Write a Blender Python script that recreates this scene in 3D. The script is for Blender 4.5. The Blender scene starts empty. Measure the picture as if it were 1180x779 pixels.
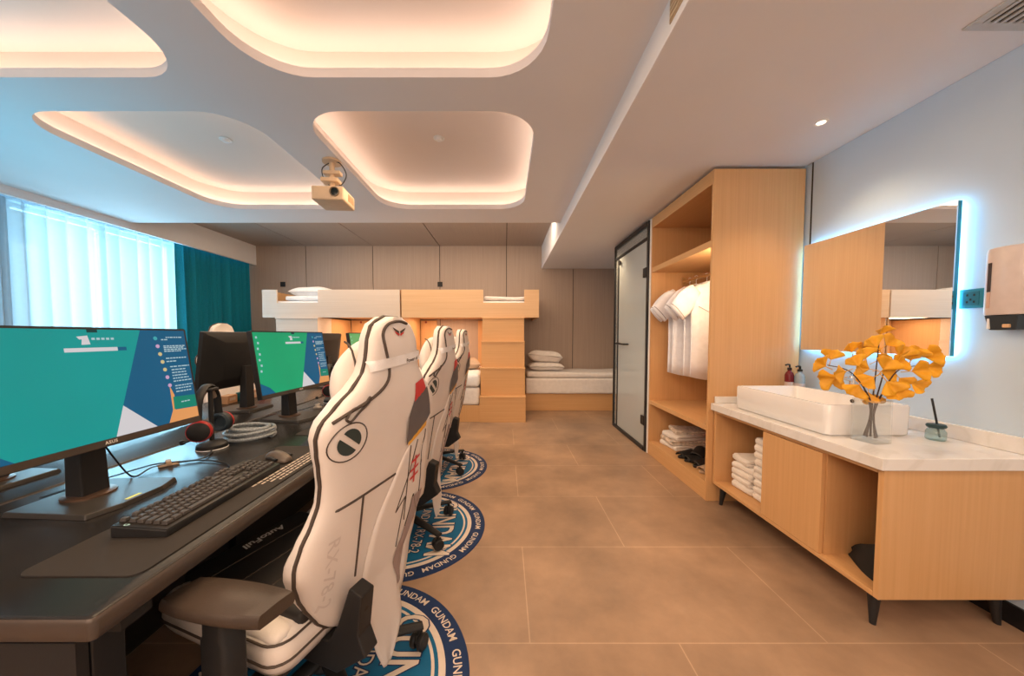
import bpy, bmesh, math, random
from mathutils import Vector, Matrix, Euler, noise
PI = math.pi
R = math.radians
rnd = random.Random(7)
scn = bpy.context.scene
COL = scn.collection

# ------------------------------------------------------------------ materials
MATS = {}
def _new(name):
    m = bpy.data.materials.new(name); m.use_nodes = True
    nt = m.node_tree
    return m, nt, nt.nodes['Principled BSDF']

def mat(name, col, rough=0.5, metal=0.0, var=0.05, scale=20.0, bump=0.0, bscale=200.0, spec=0.5, sheen=0.0, coat=0.0, trans=0.0, ior=1.45):
    """plain procedural surface: base colour broken up by noise, optional fine bump"""
    if name in MATS: return MATS[name]
    m, nt, b = _new(name)
    tc = nt.nodes.new('ShaderNodeTexCoord')
    n = nt.nodes.new('ShaderNodeTexNoise'); n.inputs['Scale'].default_value = scale; n.inputs['Detail'].default_value = 4
    r = nt.nodes.new('ShaderNodeValToRGB')
    c0 = [max(0, c*(1-var)) for c in col]; c1 = [min(1, c*(1+var)) for c in col]
    r.color_ramp.elements[0].color = (*c0, 1); r.color_ramp.elements[1].color = (*c1, 1)
    r.color_ramp.elements[0].position = .3; r.color_ramp.elements[1].position = .7
    nt.links.new(tc.outputs['Object'], n.inputs['Vector'])
    nt.links.new(n.outputs['Fac'], r.inputs['Fac']); nt.links.new(r.outputs['Color'], b.inputs['Base Color'])
    b.inputs['Roughness'].default_value = rough; b.inputs['Metallic'].default_value = metal
    b.inputs['Specular IOR Level'].default_value = spec
    b.inputs['Sheen Weight'].default_value = sheen; b.inputs['Coat Weight'].default_value = coat
    b.inputs['Transmission Weight'].default_value = trans; b.inputs['IOR'].default_value = ior
    if bump > 0:
        n2 = nt.nodes.new('ShaderNodeTexNoise'); n2.inputs['Scale'].default_value = bscale; n2.inputs['Detail'].default_value = 3
        bp = nt.nodes.new('ShaderNodeBump'); bp.inputs['Strength'].default_value = bump; bp.inputs['Distance'].default_value = .004
        nt.links.new(tc.outputs['Object'], n2.inputs['Vector']); nt.links.new(n2.outputs['Fac'], bp.inputs['Height'])
        nt.links.new(bp.outputs['Normal'], b.inputs['Normal'])
    MATS[name] = m
    return m

def wood(name, a, c, axis='z', rough=0.45, scale=1.0, contrast=1.0):
    if name in MATS: return MATS[name]
    m, nt, b = _new(name)
    tc = nt.nodes.new('ShaderNodeTexCoord'); mp = nt.nodes.new('ShaderNodeMapping')
    s = {'z': (70, 70, 1.2), 'x': (1.2, 70, 70), 'y': (70, 1.2, 70)}[axis]
    mp.inputs['Scale'].default_value = [v*scale for v in s]
    n = nt.nodes.new('ShaderNodeTexNoise'); n.inputs['Scale'].default_value = 1.0; n.inputs['Detail'].default_value = 5; n.inputs['Roughness'].default_value = .55
    r = nt.nodes.new('ShaderNodeValToRGB')
    r.color_ramp.elements[0].color = (*a, 1); r.color_ramp.elements[1].color = (*c, 1)
    r.color_ramp.elements[0].position = .5-.2/contrast; r.color_ramp.elements[1].position = .5+.2/contrast
    nt.links.new(tc.outputs['Object'], mp.inputs['Vector']); nt.links.new(mp.outputs['Vector'], n.inputs['Vector'])
    nt.links.new(n.outputs['Fac'], r.inputs['Fac']); nt.links.new(r.outputs['Color'], b.inputs['Base Color'])
    b.inputs['Roughness'].default_value = rough
    bp = nt.nodes.new('ShaderNodeBump'); bp.inputs['Strength'].default_value = .08; bp.inputs['Distance'].default_value = .002
    nt.links.new(n.outputs['Fac'], bp.inputs['Height']); nt.links.new(bp.outputs['Normal'], b.inputs['Normal'])
    MATS[name] = m
    return m

def emit(name, col, strength):
    if name in MATS: return MATS[name]
    m, nt, b = _new(name)
    b.inputs['Base Color'].default_value = (*col, 1)
    b.inputs['Emission Color'].default_value = (*col, 1); b.inputs['Emission Strength'].default_value = strength
    b.inputs['Roughness'].default_value = .4
    MATS[name] = m
    return m

def screen(name, col, strength):
    """lit display: flat colour with a soft noise drift"""
    if name in MATS: return MATS[name]
    m, nt, b = _new(name)
    b.inputs['Specular IOR Level'].default_value = .15
    tc = nt.nodes.new('ShaderNodeTexCoord'); n = nt.nodes.new('ShaderNodeTexNoise'); n.inputs['Scale'].default_value = 2.5
    r = nt.nodes.new('ShaderNodeValToRGB')
    r.color_ramp.elements[0].color = (*[c*.85 for c in col], 1); r.color_ramp.elements[1].color = (*[min(1, c*1.15) for c in col], 1)
    nt.links.new(tc.outputs['Object'], n.inputs['Vector']); nt.links.new(n.outputs['Fac'], r.inputs['Fac'])
    nt.links.new(r.outputs['Color'], b.inputs['Emission Color'])
    b.inputs['Base Color'].default_value = (.01, .01, .01, 1)
    b.inputs['Emission Strength'].default_value = strength; b.inputs['Roughness'].default_value = .35
    MATS[name] = m
    return m

def glass(name, tint, alpha, rough=.05):
    """thin pane: mostly see-through, some body colour, fresnel reflection"""
    if name in MATS: return MATS[name]
    m = bpy.data.materials.new(name); m.use_nodes = True; nt = m.node_tree; nt.nodes.clear()
    out = nt.nodes.new('ShaderNodeOutputMaterial'); tr = nt.nodes.new('ShaderNodeBsdfTransparent')
    df = nt.nodes.new('ShaderNodeBsdfDiffuse'); gl = nt.nodes.new('ShaderNodeBsdfGlossy')
    tr.inputs['Color'].default_value = (*[min(1, .6+.4*c) for c in tint], 1); df.inputs['Color'].default_value = (*tint, 1)
    gl.inputs['Roughness'].default_value = rough
    m1 = nt.nodes.new('ShaderNodeMixShader'); m1.inputs['Fac'].default_value = alpha
    lw = nt.nodes.new('ShaderNodeLayerWeight'); lw.inputs['Blend'].default_value = .5
    pw = nt.nodes.new('ShaderNodeMath'); pw.operation = 'POWER'; pw.inputs[1].default_value = 3.0
    fr = nt.nodes.new('ShaderNodeMath'); fr.operation = 'MULTIPLY_ADD'; fr.inputs[1].default_value = .45; fr.inputs[2].default_value = .03
    nt.links.new(lw.outputs['Facing'], pw.inputs[0]); nt.links.new(pw.outputs[0], fr.inputs[0])
    m2 = nt.nodes.new('ShaderNodeMixShader')
    nt.links.new(tr.outputs[0], m1.inputs[1]); nt.links.new(df.outputs[0], m1.inputs[2])
    nt.links.new(fr.outputs[0], m2.inputs['Fac']); nt.links.new(m1.outputs[0], m2.inputs[1]); nt.links.new(gl.outputs[0], m2.inputs[2])
    nt.links.new(m2.outputs[0], out.inputs['Surface'])
    MATS[name] = m
    return m

def sheer(name, col, alpha):
    if name in MATS: return MATS[name]
    m = bpy.data.materials.new(name); m.use_nodes = True; nt = m.node_tree; nt.nodes.clear()
    out = nt.nodes.new('ShaderNodeOutputMaterial'); tr = nt.nodes.new('ShaderNodeBsdfTransparent')
    df = nt.nodes.new('ShaderNodeBsdfDiffuse'); tl = nt.nodes.new('ShaderNodeBsdfTranslucent')
    tc = nt.nodes.new('ShaderNodeTexCoord'); n = nt.nodes.new('ShaderNodeTexNoise'); n.inputs['Scale'].default_value = 30
    r = nt.nodes.new('ShaderNodeValToRGB')
    r.color_ramp.elements[0].color = (*[c*.93 for c in col], 1); r.color_ramp.elements[1].color = (*col, 1)
    nt.links.new(tc.outputs['Object'], n.inputs['Vector']); nt.links.new(n.outputs['Fac'], r.inputs['Fac'])
    nt.links.new(r.outputs['Color'], df.inputs['Color']); nt.links.new(r.outputs['Color'], tl.inputs['Color'])
    a = nt.nodes.new('ShaderNodeMixShader'); a.inputs['Fac'].default_value = .6
    nt.links.new(df.outputs[0], a.inputs[1]); nt.links.new(tl.outputs[0], a.inputs[2])
    # seen edge-on the weave closes up, so folds read darker
    lw = nt.nodes.new('ShaderNodeLayerWeight'); lw.inputs['Blend'].default_value = .45
    mr = nt.nodes.new('ShaderNodeMapRange'); mr.inputs['To Min'].default_value = alpha; mr.inputs['To Max'].default_value = min(1, alpha+.5)
    nt.links.new(lw.outputs['Facing'], mr.inputs['Value'])
    b = nt.nodes.new('ShaderNodeMixShader'); nt.links.new(mr.outputs['Result'], b.inputs['Fac'])
    nt.links.new(tr.outputs[0], b.inputs[1]); nt.links.new(a.outputs[0], b.inputs[2])
    nt.links.new(b.outputs[0], out.inputs['Surface'])
    MATS[name] = m
    return m

# ------------------------------------------------------------------ mesh builder
class MB:
    def __init__(s): s.bm = bmesh.new()
    def _mi(s, faces, m):
        for f in faces: f.material_index = m
    def box(s, lo, hi, m=0, bev=0.0, M=None):
        x0, y0, z0 = lo; x1, y1, z1 = hi
        vs = [s.bm.verts.new(p) for p in ((x0,y0,z0),(x1,y0,z0),(x1,y1,z0),(x0,y1,z0),(x0,y0,z1),(x1,y0,z1),(x1,y1,z1),(x0,y1,z1))]
        fs = [s.bm.faces.new([vs[i] for i in q]) for q in ((3,2,1,0),(4,5,6,7),(0,1,5,4),(1,2,6,5),(2,3,7,6),(3,0,4,7))]
        s._mi(fs, m)
        if bev > 0:
            es = list({e for f in fs for e in f.edges})
            r = bmesh.ops.bevel(s.bm, geom=es, offset=bev, segments=3, profile=.6, affect='EDGES')
            s._mi(r['faces'], m)
            vs = list({v for f in r['faces'] for v in f.verts} | {v for v in vs if v.is_valid})
        if M is not None: bmesh.ops.transform(s.bm, matrix=M, verts=[v for v in vs if v.is_valid])
        return s
    def loft(s, rings, m=0, caps=True, closed=True):
        vr = [[s.bm.verts.new(p) for p in r] for r in rings]
        n = len(vr[0])
        for a, b in zip(vr, vr[1:]):
            for i in range(n if closed else n-1):
                j = (i+1) % n
                s.bm.faces.new((a[i], a[j], b[j], b[i])).material_index = m
        if caps and closed:
            s.bm.faces.new(list(reversed(vr[0]))).material_index = m
            s.bm.faces.new(vr[-1]).material_index = m
        return vr
    def grid(s, fn, nu, nv, m=0):
        return s.loft([[fn(i/nu, j/nv) for i in range(nu+1)] for j in range(nv+1)], m, False, False)
    def tube(s, pts, r, seg=8, m=0, caps=True, flat=1.0, closed=False):
        P = [Vector(p) for p in pts]; n = len(P)
        rs = r if isinstance(r, (list, tuple)) else [r]*n
        rings = []; up = None
        for i, p in enumerate(P):
            if closed: t = P[(i+1) % n]-P[i-1]
            else: t = P[min(i+1, n-1)]-P[max(i-1, 0)]
            if t.length < 1e-9: t = Vector((0, 0, 1))
            t.normalize()
            if up is None:
                up = Vector((0, 0, 1)) if abs(t.z) < .9 else Vector((1, 0, 0))
            a = t.cross(up)
            if a.length < 1e-6: a = t.orthogonal()
            a.normalize(); b = a.cross(t).normalized(); up = b
            rings.append([p+a*math.cos(2*PI*k/seg)*rs[i]+b*math.sin(2*PI*k/seg)*rs[i]*flat for k in range(seg)])
        if closed: rings.append(rings[0]); caps = False
        s.loft(rings, m, caps)
        if closed: bmesh.ops.remove_doubles(s.bm, verts=s.bm.verts[:], dist=1e-6)
        return s
    def cyl(s, p0, p1, r0, r1=None, seg=24, m=0):
        return s.tube([p0, p1], [r0, r0 if r1 is None else r1], seg, m)
    def lathe(s, prof, c=(0,0,0), seg=32, m=0, M=None):
        rings = []
        for r, z in prof:
            ring = [Vector((max(r, 1e-5)*math.cos(2*PI*k/seg), max(r, 1e-5)*math.sin(2*PI*k/seg), z)) for k in range(seg)]
            if M is not None: ring = [M @ v for v in ring]
            rings.append([v+Vector(c) for v in ring])
        s.loft(rings, m)
        return s
    def prism(s, poly, fn, m=0):
        """polygon (u,v) swept between fn(u,v,0) and fn(u,v,1)"""
        a = [s.bm.verts.new(fn(u, v, 0)) for u, v in poly]; b = [s.bm.verts.new(fn(u, v, 1)) for u, v in poly]
        n = len(a)
        fs = [s.bm.faces.new(list(reversed(a))), s.bm.faces.new(b)]
        for i in range(n): fs.append(s.bm.faces.new((a[i], a[(i+1) % n], b[(i+1) % n], b[i])))
        s._mi(fs, m)
        return s
    def face(s, pts, m=0):
        s.bm.faces.new([s.bm.verts.new(p) for p in pts]).material_index = m
        return s
    def mesh_in(s, verts, faces, m=0):
        vs = [s.bm.verts.new(v) for v in verts]
        for f in faces:
            try: s.bm.faces.new([vs[i] for i in f]).material_index = m
            except ValueError: pass
        return s
    def build(s, name, mats, parent=None, smooth=False, subsurf=0, bevel=0.0, solid=0.0, angle=40, recalc=True):
        if recalc: bmesh.ops.recalc_face_normals(s.bm, faces=s.bm.faces[:])
        me = bpy.data.meshes.new(name); s.bm.to_mesh(me); s.bm.free()
        for mm in (mats if isinstance(mats, (list, tuple)) else [mats]): me.materials.append(mm)
        o = bpy.data.objects.new(name, me); COL.objects.link(o)
        if parent is not None: o.parent = parent
        if solid: md = o.modifiers.new('solid', 'SOLIDIFY'); md.thickness = solid; md.offset = 0
        if bevel: md = o.modifiers.new('bevel', 'BEVEL'); md.width = bevel; md.segments = 2; md.limit_method = 'ANGLE'
        if subsurf: md = o.modifiers.new('sub', 'SUBSURF'); md.levels = md.render_levels = subsurf
        if smooth:
            for p in me.polygons: p.use_smooth = True
            if not subsurf:
                me.set_sharp_from_angle(angle=R(angle))
        return o

def tag(o, label=None, cat=None, group=None, kind=None):
    if label: o['label'] = label
    if cat: o['category'] = cat
    if group: o['group'] = group
    if kind: o['kind'] = kind
    return o
def thing(name, label, cat, loc=(0,0,0), rz=0, group=None):
    o = bpy.data.objects.new(name, None); COL.objects.link(o); o.empty_display_size = .05
    o.location = loc; o.rotation_euler = (0, 0, rz)
    return tag(o, label, cat, group)
def struct_empty(name, loc=(0,0,0)):
    o = bpy.data.objects.new(name, None); COL.objects.link(o); o.location = loc; o.empty_display_size = .05
    o['kind'] = 'structure'; return o
def struct(o): o['kind'] = 'structure'; return o
def copy_tree(o, parent=None):
    c = o.copy(); COL.objects.link(c)
    if parent is not None: c.parent = parent
    for ch in list(o.children): copy_tree(ch, c)
    return c
def seg_box(lo, hi, bev=0.0):
    b = MB(); b.box(lo, hi, 0, bev); return b

def text_geo(body, size, offset=0.0, space=1.0, align='CENTER', shear=0.0):
    cu = bpy.data.curves.new('t', 'FONT'); cu.body = body; cu.size = size; cu.align_x = align; cu.align_y = 'CENTER'
    cu.offset = offset; cu.space_character = space; cu.shear = shear; cu.resolution_u = 3
    ob = bpy.data.objects.new('t', cu); COL.objects.link(ob)
    dg = bpy.context.evaluated_depsgraph_get(); dg.update()
    me = bpy.data.meshes.new_from_object(ob.evaluated_get(dg))
    vs = [v.co.copy() for v in me.vertices]; fs = [tuple(p.vertices) for p in me.polygons]
    bpy.data.objects.remove(ob); bpy.data.curves.remove(cu); bpy.data.meshes.remove(me)
    return vs, fs

def rrect(x0, y0, x1, y1, r, n=8):
    pts = []
    for cx, cy, a0 in ((x1-r, y1-r, 0), (x0+r, y1-r, 90), (x0+r, y0+r, 180), (x1-r, y0+r, 270)):
        for k in range(n+1):
            a = R(a0+90*k/n); pts.append((cx+r*math.cos(a), cy+r*math.sin(a)))
    return pts
def slab_with_holes(outer, holes, z0, z1):
    """flat plate with holes, from a filled 2D curve"""
    cu = bpy.data.curves.new('c', 'CURVE'); cu.dimensions = '2D'; cu.fill_mode = 'BOTH'; cu.extrude = (z1-z0)/2
    for poly in [outer]+holes:
        sp = cu.splines.new('POLY'); sp.points.add(len(poly)-1); sp.use_cyclic_u = True
        for p, (x, y) in zip(sp.points, poly): p.co = (x, y, 0, 1)
    ob = bpy.data.objects.new('c', cu); COL.objects.link(ob)
    dg = bpy.context.evaluated_depsgraph_get(); dg.update()
    me = bpy.data.meshes.new_from_object(ob.evaluated_get(dg))
    b = MB(); zc = (z0+z1)/2
    b.mesh_in([(v.co.x, v.co.y, v.co.z+zc) for v in me.vertices], [tuple(p.vertices) for p in me.polygons])
    bmesh.ops.remove_doubles(b.bm, verts=b.bm.verts[:], dist=1e-5)
    bpy.data.objects.remove(ob); bpy.data.curves.remove(cu); bpy.data.meshes.remove(me)
    return b
def spline(pts, n=8):
    P = [Vector(p) for p in pts]; out = []
    for i in range(len(P)-1):
        p0 = P[max(i-1, 0)]; p1 = P[i]; p2 = P[i+1]; p3 = P[min(i+2, len(P)-1)]
        for k in range(n):
            t = k/n
            out.append(.5*((2*p1)+(p2-p0)*t+(2*p0-5*p1+4*p2-p3)*t*t+(3*p1-p0-3*p2+p3)*t**3))
    out.append(P[-1]); return out
def lerp_table(tab, x):
    if x <= tab[0][0]: return tab[0][1]
    for (a, va), (b, vb) in zip(tab, tab[1:]):
        if x <= b:
            t = (x-a)/(b-a); t = t*t*(3-2*t)*.5+t*.5
            return va+(vb-va)*t
    return tab[-1][1]

# palette ------------------------------------------------------------------
M_wall = mat('wall paint', (.55, .675, .81), .7, var=.02, scale=3)
M_ceil = mat('ceiling paint', (.80, .78, .79), .75, var=.015, scale=2)
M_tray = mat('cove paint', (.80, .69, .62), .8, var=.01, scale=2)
M_oak = wood('pale oak', (.64, .36, .155), (.70, .41, .19))
M_oakx = wood('pale oak sideways', (.64, .36, .155), (.70, .41, .19), 'x')
M_oaky = wood('pale oak lengthways', (.64, .36, .155), (.70, .41, .19), 'y')
M_bunkw = wood('window-lit oak', (.66, .55, .46), (.71, .60, .51), 'x')  # paler copy of the bunk oak, window light put into its colour
M_brown = wood('brown wall panel', (.40, .30, .24), (.45, .345, .275), 'z')
M_brownx = wood('brown ceiling panel', (.36, .28, .23), (.40, .315, .255), 'y')
M_gap = mat('dark joint', (.03, .025, .022), .8)
M_black = mat('black powder coat', (.018, .018, .02), .45, bump=.05)
M_blackp = mat('black plastic', (.014, .014, .015), .5, bump=.06, bscale=400)
M_desk = mat('black desk laminate', (.02, .018, .017), .27, var=.25, scale=6, bump=.03, bscale=300, spec=.4)
M_deskedge = mat('brown grey desk edge', (.07, .052, .042), .33)
M_white = mat('white laminate', (.85, .84, .83), .4, var=.01)
M_marble = None
M_cer = mat('white ceramic', (.88, .87, .87), .12, var=.005, coat=.3)
M_linen = mat('white linen', (.84, .80, .78), .85, bump=.15, bscale=60, sheen=.2)
M_cool_linen = mat('bright white linen', (.84, .85, .88), .85, bump=.15, bscale=60, sheen=.2)
M_towel = mat('white terry', (.88, .84, .80), .95, bump=.6, bscale=220, sheen=.4)
M_leather = mat('white leatherette', (.80, .735, .69), .42, var=.02, scale=8, bump=.12, bscale=250)
M_seatblk = mat('black leatherette', (.028, .026, .026), .5, bump=.15, bscale=250)
M_pipe = mat('dark brown piping', (.07, .052, .042), .6)
M_chrome = mat('chrome', (.8, .8, .82), .12, metal=1.0)
M_brass = mat('brass', (.65, .45, .22), .3, metal=1.0)

# marble
def marble():
    m, nt, b = _new('veined white stone')
    tc = nt.nodes.new('ShaderNodeTexCoord'); n = nt.nodes.new('ShaderNodeTexNoise'); n.inputs['Scale'].default_value = 2.5; n.inputs['Detail'].default_value = 8; n.inputs['Distortion'].default_value = 1.8
    r = nt.nodes.new('ShaderNodeValToRGB'); e = r.color_ramp.elements
    e[0].color = (.80, .78, .77, 1); e[0].position = .44; e[1].color = (.82, .80, .79, 1); e[1].position = .56
    k = r.color_ramp.elements.new(.5); k.color = (.75, .73, .71, 1)
    nt.links.new(tc.outputs['Object'], n.inputs['Vector']); nt.links.new(n.outputs['Fac'], r.inputs['Fac']); nt.links.new(r.outputs['Color'], b.inputs['Base Color'])
    b.inputs['Roughness'].default_value = .18
    return m
M_marble = marble()

# floor tiles
def floor_mat():
    m, nt, b = _new('brown porcelain tiles')
    tc = nt.nodes.new('ShaderNodeTexCoord'); mp = nt.nodes.new('ShaderNodeMapping')
    mp.inputs['Location'].default_value = (-.708, -.065, 0)
    br = nt.nodes.new('ShaderNodeTexBrick'); br.offset = .5; br.inputs['Scale'].default_value = 1
    br.inputs['Brick Width'].default_value = 1.213; br.inputs['Row Height'].default_value = .635
    br.inputs['Mortar Size'].default_value = .0028; br.inputs['Mortar Smooth'].default_value = .1
    br.inputs['Color1'].default_value = (.375, .25, .168, 1); br.inputs['Color2'].default_value = (.395, .263, .176, 1); br.inputs['Mortar'].default_value = (.54, .38, .26, 1)
    n = nt.nodes.new('ShaderNodeTexNoise'); n.inputs['Scale'].default_value = 1.6; n.inputs['Detail'].default_value = 7; n.inputs['Roughness'].default_value = .62
    r = nt.nodes.new('ShaderNodeValToRGB'); r.color_ramp.elements[0].color = (.62, .62, .63, 1); r.color_ramp.elements[1].color = (1.2, 1.18, 1.15, 1)
    r.color_ramp.elements[0].position = .32; r.color_ramp.elements[1].position = .68
    mx = nt.nodes.new('ShaderNodeMixRGB'); mx.blend_type = 'MULTIPLY'; mx.inputs['Fac'].default_value = 1
    L = nt.links
    L.new(tc.outputs['Object'], mp.inputs['Vector']); L.new(mp.outputs['Vector'], br.inputs['Vector']); L.new(tc.outputs['Object'], n.inputs['Vector'])
    L.new(n.outputs['Fac'], r.inputs['Fac']); L.new(br.outputs['Color'], mx.inputs['Color1']); L.new(r.outputs['Color'], mx.inputs['Color2'])
    L.new(mx.outputs['Color'], b.inputs['Base Color'])
    mr = nt.nodes.new('ShaderNodeMapRange'); mr.inputs['To Min'].default_value = .3; mr.inputs['To Max'].default_value = .48
    L.new(n.outputs['Fac'], mr.inputs['Value']); L.new(mr.outputs['Result'], b.inputs['Roughness'])
    bp = nt.nodes.new('ShaderNodeBump'); bp.inputs['Strength'].default_value = .25; bp.inputs['Distance'].default_value = .001; bp.invert = True
    L.new(br.outputs['Fac'], bp.inputs['Height']); L.new(bp.outputs['Normal'], b.inputs['Normal'])
    return m
M_floor = floor_mat()

# ------------------------------------------------------------------ room shell
XL, XR, YB, YF, ZT = -5.0, 2.2, 6.36, -2.0, 2.9
ZC = 2.63      # dropped white ceiling
ZS = 2.485     # soffit
struct(seg_box((XL-.2, YF-.1, -.1), (XR+.2, YB+.2, 0)).build('floor', M_floor))
# back wall in 1.22 m panels with dark joints
b = MB(); b.box((XL-.2, YB, 0), (XR+.2, YB+.1, 3.05), 1)
for k in range(-6, 4):
    x0 = -1.205+k*1.232
    b.box((x0+.006, YB-.012, 0), (x0+1.232-.006, YB, ZT), 0)
struct(b.build('wall_back', [M_brown, M_gap]))
b = MB(); b.box((XL-.1, 4.2, ZT+.012), (XR+.2, YB+.1, ZT+.1), 1)
for k in range(-6, 4):
    x0 = -1.205+k*1.232
    b.box((x0+.006, 4.1, ZT), (x0+1.232-.006, YB, ZT+.012), 0)
struct(b.build('ceiling.001', [M_brownx, M_gap]))
struct(seg_box((XR, YF, 0), (XR+.15, YB+.1, 3.05)).build('wall_right', M_wall))
struct(seg_box((XL-.2, YF-.15, 0), (XR+.15, YF, 3.05)).build('wall_front', M_wall))
# left wall with window opening
WY0, WY1, WZ0, WZ1 = 3.5, 6.2, .7, 2.62
b = MB()
b.box((XL-.2, YF, 0), (XL, WY0, 3.05)); b.box((XL-.2, WY1, 0), (XL, YB+.1, 3.05))
b.box((XL-.2, WY0, 0), (XL, WY1, WZ0)); b.box((XL-.2, WY0, WZ1), (XL, WY1, 3.05))
struct(b.build('wall_left', M_wall))
w = struct_empty('window_1', (XL-.1, 0, 0))
b = MB()
b.box((-.03, WY0, WZ0), (.03, WY0+.05, WZ1)); b.box((-.03, WY1-.05, WZ0), (.03, WY1, WZ1))
b.box((-.03, WY0+.05, WZ0), (.03, WY1-.05, WZ0+.05)); b.box((-.03, WY0+.05, WZ1-.05), (.03, WY1-.05, WZ1))
M_winfr = mat('grey window frame', (.35, .42, .46), .4)
b.build('window_frame', M_winfr, w)
for yy in (4.35, 5.2): seg_box((-.03, yy-.035, WZ0+.05), (.03, yy+.035, WZ1-.05)).build('mullion', M_winfr, w)
for y0, y1 in ((WY0+.05, 4.315), (4.385, 5.165), (5.235, WY1-.05)):
    seg_box((-.006, y0, WZ0+.05), (.006, y1, WZ1-.05)).build('glass_pane', glass('window glass', (.85, .95, 1), .03), w)

# white dropped ceiling with four (plus two behind) glowing trays
holes = []
for x0, x1 in ((-1.3, .2), (-3.1, -1.64)):
    for y0 in (-1.64, .26, 2.16): holes.append((x0, y0, x1, y0+1.625))
outer = [(-4.58, YF), (.69, YF), (.69, 4.23), (-4.58, 4.23)]
b = slab_with_holes(outer, [rrect(*h, .28) for h in holes], ZC, ZC+.05)
struct(b.build('ceiling', M_ceil, smooth=True, angle=50))
E_cove = emit('warm LED strip', (1, .82, .68), 8.5)
for i, (x0, y0, x1, y1) in enumerate(holes):
    g = .13
    o1 = rrect(x0-g, y0-g, x1+g, y1+g, .36); o2 = rrect(x0-g, y0-g, x1+g, y1+g, .36)
    b = MB()
    # side wall + lid
    b.loft([[(x, y, ZC+.051) for x, y in o1], [(x, y, ZC+.235) for x, y in o2]], 0, caps=False)
    b.face([(x, y, ZC+.235) for x, y in o2], 0)
    # the LED strip lying on the hidden ledge
    i0 = rrect(x0-.09, y0-.09, x1+.09, y1+.09, .33); i1 = rrect(x0-.065, y0-.065, x1+.065, y1+.065, .31)
    b.loft([[(x, y, ZC+.066) for x, y in i0], [(x, y, ZC+.066) for x, y in i1]], 1, caps=False)
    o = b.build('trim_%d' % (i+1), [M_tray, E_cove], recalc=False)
    for p in o.data.polygons:
        p.use_smooth = p.material_index == 0
    o.data.set_sharp_from_angle(angle=R(50))
    struct(o)
# blocker above the dropped ceiling
struct(seg_box((XL-.2, YF-.1, 2.95), (XR+.2, 4.25, 3.05)).build('ceiling.002', M_ceil))
# soffit on the right
struct(seg_box((.675, YF, ZS), (XR, YB-.013, ZT+.04)).build('ceiling.003', M_ceil, bevel=.004))
# pelmet along the window
struct(seg_box((-4.62, YF, 2.55), (-4.58, YB-.013, ZT)).build('trim_7', M_ceil))
# baseboards, wall joint by the mirror
struct(seg_box((XR-.012, YF, 0), (XR, 2.5, .09)).build('baseboard_right', mat('black baseboard', (.012, .012, .014), .35)))
struct(seg_box((XL, YF, 0), (XL+.012, YB-.013, .09)).build('baseboard_left', MATS['black baseboard']))
struct(seg_box((XR-.004, 2.485, 1.89), (XR, 2.493, ZS)).build('trim_8', M_gap))

# ------------------------------------------------------------------ curtains
def curtain(name, y0, y1, z0, z1, amp, waves, m, label, xc, irregular=.4, seed=1):
    rr = random.Random(seed); ph = rr.random()*6
    def f(u, v):
        y = y0+(y1-y0)*u
        k = waves*2*PI*u
        x = xc+amp*(.75+.25*v)*math.sin(k+ph+irregular*math.sin(k*.31+2)+.15*math.sin(3*v+k*.13))+amp*irregular*.5*math.sin(k*.43+1)
        y += .25*amp*math.cos(k+ph)*1.2
        return (x, y, z1+(z0-z1)*v)
    b = MB(); b.grid(f, int(waves*14), 14)
    o = b.build(name, m, smooth=True, angle=180)
    return tag(o, label, 'curtain')
curtain('sheer_curtain', 3.28, 5.02, .02, 2.6, .05, 10, sheer('white voile', (.50, .57, .61), .60), 'thin white sheer curtain hanging across the bright window', -4.85, .5, 3)
curtain('drape_curtain', 4.96, 6.335, .02, 2.6, .05, 15, mat('teal drape', (.0, .235, .33), .85, var=.12, scale=60, sheen=.1), 'teal blue opaque drape gathered beside the far end of the window', -4.72, .4, 5)
curtain('sheer_curtain', 2.2, 3.40, .02, 2.6, .03, 6, sheer('white voile', (.50, .57, .61), .60), 'end of the white sheer curtain bunched at the left wall', -4.87, .5, 9)

# ------------------------------------------------------------------ desks
def desk(x0, x1, label, edge_right):
    y0, y1 = .58, 4.2
    t = thing('desk', label, 'desk', ((x0+x1)/2, (y0+y1)/2, 0))
    hx = (x1-x0)/2; hy = (y1-y0)/2
    b = MB()
    rg = [[(x, y, z) for x, y in rrect(-hx+g, -hy+g, hx-g, hy-g, .012-g*.5, 4)] for z, g in ((.704, .006), (.708, .001), (.740, .0), (.747, .003), (.75, .009))]
    b.loft(rg[:4], 1, caps=False); b.loft(rg[3:], 0, caps=False)
    b.face(rg[4], 0); b.face(list(reversed(rg[0])), 0)
    bmesh.ops.remove_doubles(b.bm, verts=b.bm.verts[:], dist=1e-5)
    b.build('tabletop', [M_desk, M_deskedge], t, smooth=True, angle=50)
    for yy in (-hy+.1, -hy+1.2, hy-1.25, hy-.1):
        for xx in (-hx+.05, hx-.12): seg_box((xx-.03, yy-.03, 0), (xx+.03, yy+.03, .665), .004).build('leg', M_black, t)
        seg_box((-hx+.03, yy-.03, .665), (hx-.03, yy+.03, .705)).build('crossbar', M_black, t)
    seg_box((-hx+.08, -hy+.045, .02), (hx-.09, -hy+.065, .664)).build('end_shade_panel', M_black, t)  # black sheet added to darken the space under the desk end
    xs = -hx+.02 if edge_right else hx-.06
    seg_box((xs, -hy+.02, .02), (xs+.02, hy-.05, .66)).build('modesty_panel', M_black, t)  # carried down to the floor to block light under the desk
    seg_box((hx-.30 if edge_right else -hx+.16, -hy+.14, .60), (hx-.16 if edge_right else -hx+.3, hy-.14, .62)).build('cable_tray', M_black, t)
    return t
desk(-1.495, -.73, 'long black desk in front of the white chairs, with keyboard and lit monitors', True)
desk(-2.25, -1.505, 'long black desk of the opposite row, carrying the monitors seen from behind', False)

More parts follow.
